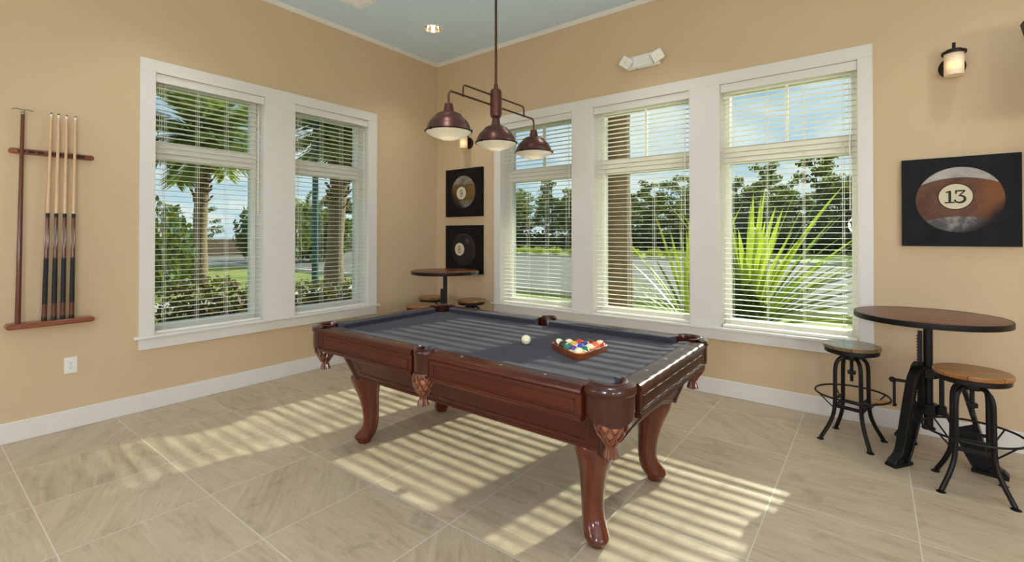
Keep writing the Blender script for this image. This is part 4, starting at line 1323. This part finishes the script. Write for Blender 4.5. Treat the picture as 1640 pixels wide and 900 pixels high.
    return r

def stool(loc, rz, label, seat_mat, seat_rot=0.0):
    r = empty('bar_stool', (*loc, 0), rz); tag(r, label, 'bar stool', 'round wooden industrial stools')
    zs = 0.657
    b = MB(); b.lathe([(0.0, zs - 0.026), (0.160, zs - 0.026), (0.166, zs - 0.022), (0.167, zs - 0.006), (0.163, zs), (0.0, zs + 0.0005)], 56); so = b.build('seat', seat_mat, parent=r, rot=(0, 0, seat_rot - rz))
    b = MB(); b.lathe([(0.0, zs - 0.056), (0.150, zs - 0.056), (0.158, zs - 0.050), (0.158, zs - 0.0262), (0.0, zs - 0.0262)], 48); b.build('seat_pan', M_black, parent=r)
    b = MB(); b.lathe([(0.0, 0.405), (0.011, 0.406)] + [(0.0115 if i % 2 else 0.0095, 0.41 + i * 0.006) for i in range(32)] + [(0.011, zs - 0.055)], 12); b.build('screw_rod', M_black, parent=r)
    b = MB(); b.smooth = False; b.lathe([(0.0, 0.555), (0.045, 0.555), (0.048, 0.560), (0.048, 0.583), (0.045, 0.588), (0.0, 0.588)], 20); b.build('hub', M_black, parent=r)
    b = MB(); b.smooth = False; b.lathe([(0.010, 0.455), (0.024, 0.455), (0.024, 0.478), (0.010, 0.478)], 6); b.build('nut', M_black, parent=r)
    def leg_path(a):
        c_, s_ = cos(a), sin(a)
        P = spline([(0.03, 0, 0.572), (0.060, 0, 0.568), (0.092, 0, 0.538), (0.104, 0, 0.490), (0.106, 0, 0.40), (0.107, 0, 0.30), (0.110, 0, 0.225), (0.122, 0, 0.160), (0.150, 0, 0.095), (0.182, 0, 0.040), (0.200, 0, 0.009)], 4)
        return [(p.x * c_, p.x * s_, p.z) for p in P]
    for k in range(4):
        a = k * pi / 2
        b = MB(); b.tube(leg_path(a), 0.0125, 10); lg = b.build('leg', M_black, parent=r)
        b = MB(); b.lathe([(0.0, 0.0), (0.021, 0.0), (0.022, 0.003), (0.012, 0.009), (0.0, 0.012)], 16, Matrix.Translation((0.203 * cos(a), 0.203 * sin(a), 0))); b.build('foot_pad', M_black, parent=lg)
    b = MB(); b.tube([(0.212 * cos(2 * pi * i / 56), 0.212 * sin(2 * pi * i / 56), 0.318) for i in range(56)], 0.0062, 8, closed=True); fr = b.build('foot_ring', M_black, parent=r)
    for k in range(4):
        a = k * pi / 2; c_, s_ = cos(a), sin(a)
        b = MB(); b.tube([(0.211 * c_, 0.211 * s_, 0.316), (0.112 * c_, 0.112 * s_, 0.215)], 0.0045, 6); b.build('ring_brace', M_black, parent=fr)
    b = MB(); b.smooth = False
    for k in range(4):
        a = k * pi / 2; a2 = a + pi / 2
        z = 0.235
        b.bar((0.108 * cos(a), 0.108 * sin(a), z), (0.108 * cos(a2), 0.108 * sin(a2), z), 0.006, 0.024)
        if k % 2 == 0: b.bar((0.107 * cos(a), 0.107 * sin(a), 0.283), (0.107 * cos(a2), 0.107 * sin(a2), 0.283), 0.006, 0.020)
    b.build('stretcher', M_black, parent=r)
    return r

pub_table((4.935, -0.455), 0, 'round crank-base pub table with brown wood top beside the right windows', M_top)
pub_table((0.795, -0.63), 0.6, 'round pub table in the room corner in front of the 8 ball picture', M_top_dk, 1.008)
st0 = stool((4.540, -0.425), radians(-60), 'bar stool with weathered seat between the windows and the right pub table', M_seat_g, 0.5)
st1 = stool((5.095, -0.790), radians(45), 'bar stool with honey wood seat in front of the right pub table', M_seat, 0.25)
c1 = copy_tree(st1, (0.355, -0.415, 0), 0.3, label='bar stool by the left wall behind the post of the corner pub table')
c2 = copy_tree(st1, (0.905, -0.31, 0), 0.9, label='bar stool to the right of the corner pub table, below the 8 ball picture')
c3 = copy_tree(st1, (0.74, -0.94, 0), 0.1, label='bar stool nearest the pool table in the corner group, mostly hidden by its rail')


# ------------------------------------------------------------------ outside
GZ = -0.15
def veg_mat(name, c1, c2, scale=3.0, rough=0.6, trans=0.0):
    m = bpy.data.materials.new(name); m.use_nodes = True; t = NT(m.node_tree); p = m.node_tree.nodes['Principled BSDF']
    n = t.noise(t.obj(), scale, 4, 0.6)
    c = t.mix(t.smooth(n, 0.35, 0.65), lin(c1), lin(c2))
    t.l.new(c, p.inputs['Base Color']); p.inputs['Roughness'].default_value = rough; p.inputs['Specular IOR Level'].default_value = 0.25
    if trans:
        tr = t.n.new('ShaderNodeBsdfTranslucent'); t.l.new(t.mix(0.5, c, lin(190, 200, 60)), tr.inputs[0])
        mx = t.n.new('ShaderNodeMixShader'); mx.inputs[0].default_value = trans
        t.l.new(p.outputs[0], mx.inputs[1]); t.l.new(tr.outputs[0], mx.inputs[2]); t.l.new(mx.outputs[0], m.node_tree.nodes['Material Output'].inputs[0])
    return m
M_grass = veg_mat('lawn_grass', (120, 132, 58), (158, 160, 78), 0.8, 0.9)
M_road = mat('asphalt_drive', (132, 127, 118), 0.9, noise=(0.6, 1.0, (118, 114, 106)), spec=0.1)
M_conc = mat('concrete', (205, 200, 188), 0.85, noise=(2, 1.0, (190, 184, 172)))
M_pine = veg_mat('pine_needles', (50, 74, 46), (84, 106, 60), 1.2, 0.7, 0.25)
M_pine2 = veg_mat('grey_green_leaves', (70, 90, 62), (112, 128, 84), 1.0, 0.7, 0.25)
M_bark = mat('pine_bark', (96, 78, 62), 0.9, noise=(3, 0.8, (70, 58, 48)))
M_palmbark = mat('palm_trunk_bark', (140, 116, 88), 0.9, noise=(5, 0.8, (96, 78, 58), (1, 1, 4)), bump=(25, 0.8, 0.02))
M_frond = veg_mat('palm_frond', (64, 92, 44), (110, 134, 64), 2.0, 0.5, 0.35)
M_bird = veg_mat('broad_leaf_yellow_green', (128, 156, 34), (186, 200, 64), 2.0, 0.45, 0.4)
M_shrub = veg_mat('dark_green_shrub', (34, 58, 30), (66, 92, 44), 3.0, 0.6, 0.2)
M_croton = veg_mat('red_green_shrub', (84, 34, 28), (62, 70, 34), 5.0, 0.5, 0.2)
M_yshrub = veg_mat('yellow_green_shrub', (150, 158, 50), (186, 188, 74), 2.0, 0.7, 0.3)
M_teal = mat('teal_painted_pole', (38, 82, 78), 0.4)
M_fence = mat('brown_fence', (128, 104, 78), 0.8, noise=(3, 0.8, (104, 84, 62)))

b = MB(); b.smooth = False
b.box(-90, 30, T + 0.02, 90, GZ - 0.3, GZ); b.box(-90, -T - 0.02, -40, T + 0.02, GZ - 0.3, GZ)
b.box(-T - 0.02, 40, -40, YR - T - 0.02, GZ - 0.3, GZ); b.box(XR + T + 0.02, 40, YR - T - 0.02, T + 0.02, GZ - 0.3, GZ)
struct(b.build('ground', M_grass))
b = MB(); b.smooth = False; b.box(-60, 26, 6.2, 24.5, GZ, GZ + 0.02); struct(b.build('ground_driveway', M_road))
for nm, y in (('ground_kerb', 6.0), ('ground_kerb', 24.5)):
    b = MB(); b.smooth = False; b.box(-60, 26, y, y + 0.22, GZ, GZ + 0.12); struct(b.build(nm, M_conc))
b = MB(); b.smooth = False; b.box(-8.2, -6.6, -30, 5.9, GZ, GZ + 0.03); b.box(-26, -22, -30, 5.9, GZ, GZ + 0.03); struct(b.build('ground_path', M_conc))


def leaves(b, n, cx, cy, cz, rx, ry, rz, size, rnd, shell=0.45, asp=0.5):
    """n small leaf blades scattered through an ellipsoid"""
    for _ in range(n):
        while True:
            p = Vector((rnd.uniform(-1, 1), rnd.uniform(-1, 1), rnd.uniform(-1, 1)))
            if shell < p.length <= 1: break
        c = Vector((cx + p.x * rx, cy + p.y * ry, cz + p.z * rz))
        u = Vector((rnd.gauss(0, 1), rnd.gauss(0, 1), rnd.gauss(0, 1))).normalized()
        v = u.cross(Vector((rnd.gauss(0, 1), rnd.gauss(0, 1), rnd.gauss(0, 1)))).normalized()
        s = size * rnd.uniform(0.6, 1.3)
        b.add([c - u * s, c + v * s * asp, c + u * s, c - v * s * asp], [(0, 1, 2, 3)])


def pine(seed, h, kind=0):
    rnd = random.Random(seed)
    r = empty('pine_tree', (0, 0, GZ)); 
    b = MB(); b.tube([(0, 0, 0), (rnd.uniform(-.15, .15), rnd.uniform(-.15, .15), h * 0.5), (rnd.uniform(-.2, .2), rnd.uniform(-.2, .2), h * 0.97)], [0.13, 0.09, 0.02], 7)
    nb = 20
    f = MB(); f.smooth = False
    for k in range(nb):
        t_ = k / (nb - 1); z = h * (0.26 + 0.72 * t_)
        L = (0.16 + 0.20 * (1 - t_) * (0.6 + 0.6 * rnd.random())) * h * (0.75 if kind == 0 else 1.0)
        a = rnd.uniform(0, 2 * pi)
        e = (L * cos(a), L * sin(a), z + L * 0.25)
        b.tube([(0, 0, z - 0.1), e], [0.035, 0.012], 4)
        for q in (0.55, 0.85, 1.05):
            leaves(f, 30, e[0] * q, e[1] * q, z + L * 0.25 * q + 0.05, 0.08 * h, 0.08 * h, 0.05 * h, 0.19, rnd, 0.1)
    b.build('trunk', M_bark, parent=r)
    f.build('foliage', M_pine if kind == 0 else M_pine2, parent=r, smooth_angle=None)
    return r


def bush(seed, rx, rz, m, n=260, size=0.09):
    rnd = random.Random(seed); r = empty('shrub', (0, 0, GZ))
    f = MB(); f.smooth = False
    leaves(f, n, 0, 0, rz * 0.95, rx, rx, rz, size, rnd, 0.3)
    leaves(f, n // 3, rx * 0.4, 0, rz * 0.7, rx * 0.7, rx * 0.7, rz * 0.7, size, rnd, 0.2)
    f.build('foliage', m, parent=r, smooth_angle=None)
    b = MB()
    for k in range(4):
        a = k * 1.6; b.tube([(0, 0, 0), (rx * 0.4 * cos(a), rx * 0.4 * sin(a), rz)], [0.02, 0.008], 5)
    b.build('stem', M_bark, parent=r)
    return r


def palm(seed, h, rtrunk, loc, label, nf=34, lf=1.7, lean=(0, 0), droop=1.0, group=None, spread=118):
    rnd = random.Random(seed); r = empty('palm_tree', (*loc, GZ)); tag(r, label, 'palm tree', group)
    b = MB(); n = 26; pts = []; rr = []
    for i in range(n + 1):
        t_ = i / n; pts.append((lean[0] * t_ * t_, lean[1] * t_ * t_, h * t_)); rr.append(rtrunk * (1.25 - 0.35 * min(1, t_ * 3)) * (1 + 0.06 * (i % 2)) * (1.0 if t_ < 0.8 else 1 + (t_ - 0.8) * 1.2))
    b.tube(pts, rr, 14)
    # old leaf bases criss-crossing the upper trunk
    for i in range(46):
        t_ = 0.55 + 0.43 * i / 46; a = i * 2.4; z = h * t_; R = rtrunk * 0.98
        cx, cy = lean[0] * t_ * t_, lean[1] * t_ * t_
        b.bar((cx + R * cos(a), cy + R * sin(a), z), (cx + (R + 0.10) * cos(a + 0.5), cy + (R + 0.10) * sin(a + 0.5), z + 0.17), 0.07, 0.03)
    b.build('trunk', M_palmbark, parent=r)
    top = Vector((lean[0], lean[1], h))
    f = MB(); f.smooth = False
    for k in range(nf):
        a = k * 2.399 + rnd.uniform(-0.2, 0.2); el = radians(78 - spread * (k / nf) + rnd.uniform(-8, 8))
        d = Vector((cos(a) * cos(el), sin(a) * cos(el), sin(el))); L = lf * rnd.uniform(0.85, 1.1)
        p = top.copy(); dirn = d.copy(); ns = 9; path = [p.copy()]
        for s in range(ns):
            dirn = (dirn + Vector((0, 0, -0.17 * droop * (0.4 + s / ns)))).normalized(); p = p + dirn * L / ns; path.append(p.copy())
        f.tube(path, [0.018 - 0.0015 * q for q in range(ns + 1)], 4)
        side = d.cross(Vector((0, 0, 1)))
        if side.length < 0.05: side = Vector((1, 0, 0))
        side.normalize()
        for s in range(2, ns + 1):
            for q in range(3):
                pp = path[s - 1].lerp(path[s], q / 3); tt = (path[s] - path[s - 1]).normalized()
                ll = 0.62 * lf * (0.55 + 0.45 * sin(pi * (s + q / 3) / (ns + 1.2)))* 0.62
                for sg in (-1, 1):
                    out = (tt * 0.75 + side * sg * 0.8 + Vector((0, 0, -0.28 * droop + rnd.uniform(-.12, .12)))).normalized()
                    e = pp + out * ll; e.z -= 0.12 * ll * droop
                    wv = tt.cross(out).normalized().cross(out) * 0.022 * lf
                    mid = pp.lerp(e, 0.45)
                    f.add([pp, mid + wv, e, mid - wv], [(0, 1, 2, 3)])
    f.build('fronds', M_frond, parent=r, smooth_angle=None)
    return r


def leaf_blade(f, base, d, L, w_, droop, n=10):
    p = Vector(base); dr = Vector(d).normalized(); pts = [p.copy()]; ds = [dr.copy()]
    for i in range(n):
        dr = (dr + Vector((0, 0, -droop / n * (0.3 + 1.4 * i / n)))).normalized(); p = p + dr * L / n; pts.append(p.copy()); ds.append(dr.copy())
    side = Vector(d).cross(Vector((0, 0, 1))).normalized()
    vs = []
    for i, q in enumerate(pts):
        t_ = i / n; ww = w_ * (0.10 + 0.9 * sin(pi * min(1, t_ * 1.0) ** 0.8) if t_ < 0.97 else 0.02)
        nn = side.cross(ds[i])
        vs += [q + side * ww / 2 + nn * ww * 0.12, q, q - side * ww / 2 + nn * ww * 0.12]
    fs = []
    for i in range(n):
        fs += [(i * 3, i * 3 + 1, i * 3 + 4, i * 3 + 3), (i * 3 + 1, i * 3 + 2, i * 3 + 5, i * 3 + 4)]
    f.add(vs, fs)


def big_leaf_plant(seed, loc, label, n, L, w_, a0, a1):
    """arching blades fanned from one base; a0..a1 = elevation range in degrees"""
    rnd = random.Random(seed); r = empty('broad_leaf_plant', (*loc, GZ)); tag(r, label, 'plant')
    for k in range(n):
        f = MB(); e = radians(a0 + (a1 - a0) * (k + rnd.uniform(0, 0.8)) / n); y_ = rnd.uniform(-0.5, 0.5)
        d = (cos(e), y_, sin(e))
        leaf_blade(f, (0.12 * cos(e), 0.12 * y_, 0.0), d, L * rnd.uniform(0.65, 1.15), w_ * rnd.uniform(0.7, 1.3), rnd.uniform(0.2, 0.7))
        f.build('leaf', M_bird if rnd.random() < 0.7 else M_frond, parent=r)
    return r


# pine woods beyond the drive and around
R = random.Random(11)
protos = [pine(1, 8.0), pine(2, 8.4, 1), pine(3, 7.4, 1), pine(4, 9.0)]
spots = []
for i in range(52):                                 # beyond the drive, seen through the right windows
    spots.append((-66 + i * 1.42 + R.uniform(-0.7, 0.7), 46 + (i % 3) * 4 + R.uniform(-1, 1), R.uniform(0.62, 0.95)))
for i in range(20):
    spots.append((-60 + i * 3.6 + R.uniform(-1, 1), 58 + R.uniform(-2, 5), R.uniform(0.8, 1.12)))
spots += [(0.6, 46, 1.12), (2.2, 50, 0.85), (-4.0, 47, 0.9)]
nleft = len(spots)
for i in range(16):                                 # far side of the lawn, seen through the left windows
    spots.append((-52 + R.uniform(-5, 5), -2 + i * 2.6 + R.uniform(-1, 1), R.uniform(0.42, 0.62)))
for i, (x, y, s) in enumerate(spots):
    far_right = i < nleft
    lab = 'dark green pine in the wood beyond the drive, seen through the right windows' if far_right else 'small distant tree beyond the lawn, seen through the left windows'
    grp = 'pines beyond the drive' if far_right else 'distant trees beyond the lawn'
    if i < 4:
        o = protos[i]; o.location = (x, y, GZ); o.scale = (s, s, s); o.rotation_euler = (0, 0, R.uniform(0, 6)); tag(o, lab, 'tree', grp)
    else:
        o = copy_tree(protos[i % 4], (x, y, GZ), R.uniform(0, 6), (s, s, s)); tag(o, lab, 'tree', grp)
# added unseen tree, its high crown shaped to shade the first right-wall window's top
tp = empty('sun_blocker_tree', (4.67, 22, GZ)); tag(tp, 'added tall slender tree, out of sight across the drive, shading a window from the sun', 'tree')
b = MB(); b.tube([(0, 0, 0), (0, 0, 17.5)], [0.08, 0.03], 8); b.build('trunk', M_bark, parent=tp)
b = MB(); b.smooth = False; _r = random.Random(5)
for k in range(9): leaves(b, 800, 0, 0, 11.7 + k * 0.68, 0.78, 0.78, 0.72, 0.15, _r, 0.0)
b.build('foliage', M_pine, parent=tp, smooth_angle=None)

# undergrowth under the pines
ub = bush(21, 1.9, 1.1, M_shrub, 420, 0.22); tag(ub, 'dark shrub under the pines beyond the drive', 'shrub', 'undergrowth beneath the pines')
for i in range(30):
    x = -64 + i * 2.5 + R.uniform(-0.6, 0.6); y = 43.5 + R.uniform(-1, 1.5); s = R.uniform(0.7, 1.1)
    if i == 0: ub.location = (x, y, GZ)
    else: copy_tree(ub, (x, y, GZ), R.uniform(0, 6), (s, s, s))
    copy_tree(ub, (x + 1.25, y + 2.6, GZ), R.uniform(0, 6), (1.1, 1.0, s * 1.25))
# clipped yellow-green shrubs along the far kerb
yb = bush(22, 0.62, 0.36, M_yshrub, 420, 0.07); tag(yb, 'low yellow-green shrub along the far kerb of the drive', 'shrub', 'yellow-green shrubs along the drive')
for i in range(16):
    x = -23.5 + i * 1.5 + R.uniform(-0.2, 0.2)
    if i == 0: yb.location = (x, 26.2, GZ)
    else: copy_tree(yb, (x, 26.2 + R.uniform(-0.2, 0.2), GZ), R.uniform(0, 6))

# palms
palm(31, 7.2, 0.165, (2.21, 0.86), 'palm trunk just outside the middle right-wall window', nf=26, lf=1.6)
palm(32, 4.6, 0.21, (-12.35, 1.45), 'tall fan-crowned palm on the lawn in the left window nearest the cue rack', nf=40, lf=2.2, lean=(0.2, 0.1), spread=95, droop=0.8)
palm(33, 3.95, 0.20, (-5.35, 1.80), 'palm with split trunk bark filling the left-wall window nearer the corner', nf=44, lf=1.6, lean=(0.1, 0.25), spread=95, droop=0.8)
palm(34, 2.9, 0.16, (-25.0, 12.2), 'small distant palm at the right edge of the left-wall window view', nf=26, lf=1.6)

# teal lamp post
lp = empty('lamp_post', (-4.85, 1.05, GZ)); tag(lp, 'dark teal lamp post standing by the palm outside the left wall', 'lamp post')
b = MB(); b.lathe([(0.0, 0), (0.16, 0), (0.16, 0.25), (0.10, 0.32), (0.075, 0.4)], 16); b.build('base', M_teal, parent=lp)
b = MB(); b.cyl(0.07, 0.38, 3.9, 14, r2=0.055); b.build('pole', M_teal, parent=lp)
b = MB(); b.lathe([(0.06, 3.88), (0.10, 3.95), (0.18, 4.25), (0.20, 4.28), (0.05, 4.42), (0.0, 4.5)], 16); b.build('lantern', M_teal, parent=lp)

# tree mass, shrubs and hedge outside the left wall
dt = pine(41, 4.4, 1); dt.name = 'leafy_tree'; tag(dt, 'dark green leafy tree left of the tall palm outside the left wall', 'tree', 'leafy trees on the lawn'); dt.location = (-13.2, -0.6, GZ); dt.scale = (0.75, 0.75, 0.62)
for (x, y, s, lb) in ((-15.5, -1.2, 0.7, 'dark green leafy tree furthest left in the left-wall window'), (-24, 9.0, 0.8, 'round leafy tree behind the lamp post'), (-22, 12.2, 0.9, 'round leafy tree between palm and window edge')):
    o = copy_tree(dt, (x, y, GZ), R.uniform(0, 6), (s, s, s), lb)
hb = bush(23, 0.85, 0.50, M_shrub, 1500, 0.06); tag(hb, 'dark green shrub in the bed outside the left-wall windows', 'shrub', 'dark green shrubs by the left windows')
for i, (x, y, s) in enumerate(((-1.9, -3.4, 0.8), (-1.8, -2.3, 0.75), (-1.7, -1.3, 0.8), (-1.8, -0.3, 0.75), (-2.2, 0.7, 0.75), (-3.2, 1.7, 0.8), (-5.5, -2.9, 1.0), (-6.8, -2.6, 1.1))):
    if i == 0: hb.location = (x, y, GZ); hb.scale = (s, s, s * 0.66)
    else: copy_tree(hb, (x, y, GZ), R.uniform(0, 6), (s, s, s * 0.66))
rb = bush(24, 0.7, 0.5, M_croton, 1100, 0.06); tag(rb, 'red and green leaved shrub in the bed outside the left wall', 'shrub', 'red leaved shrubs by the left windows')
for i, (x, y, s) in enumerate(((-3.3, -1.6, 0.8), (-3.2, -0.7, 0.8), (-3.4, 0.1, 0.8), (-3.5, 0.9, 0.75))):
    if i == 0: rb.location = (x, y, GZ)
    else: copy_tree(rb, (x, y, GZ), R.uniform(0, 6), (s, s, s))
for (x, y, sx_, sz_, lb) in ((-9.2, -0.9, 1.3, 2.6, 'dense dark green tree at the left edge of the left-wall window'), (-11.0, -0.1, 1.2, 2.2, 'dense dark green tree between the left edge and the tall palm'), (-19.5, 7.3, 2.2, 3.6, 'dense dark tree behind the teal lamp post'), (-21.0, 10.6, 2.4, 3.2, 'dense dark tree right of the split-bark palm')):
    o = copy_tree(hb, (x, y, GZ), R.uniform(0, 6), (sx_, sx_, sz_)); o.name = 'leafy_tree'; del o['group']; tag(o, lb, 'tree')
fn = empty('brown_fence', (-34, 0, GZ)); tag(fn, 'long brown board fence at the far side of the lawn', 'fence')
for i in range(10):
    b = MB(); b.smooth = False; b.box(-0.03, 0.03, -6 + i * 3.0 + 0.06, -3 + i * 3.0 - 0.06, 0.05, 1.25); b.build('fence_panel', M_fence, parent=fn)
    b = MB(); b.smooth = False; b.box(-0.06, 0.06, -6 + i * 3.0 - 0.06, -6 + i * 3.0 + 0.06, 0, 1.35); b.build('fence_post', M_fence, parent=fn)

# broad-leaf plants in the bed outside the right windows
big_leaf_plant(51, (2.98, 4.4), 'broad-leaf plant fanning long yellow-green blades across the rightmost window', 60, 2.5, 0.11, 15, 120)
big_leaf_plant(52, (2.10, 4.1), 'broad-leaf plant with long arching blades behind the middle window of the right wall', 26, 2.1, 0.08, 60, 168)
sb = copy_tree(hb, (2.75, 4.0, GZ), 1.0, (0.8, 0.55, 0.9), 'low dark shrub at the foot of the broad-leaf plants', 'low shrub by the broad-leaf plants')
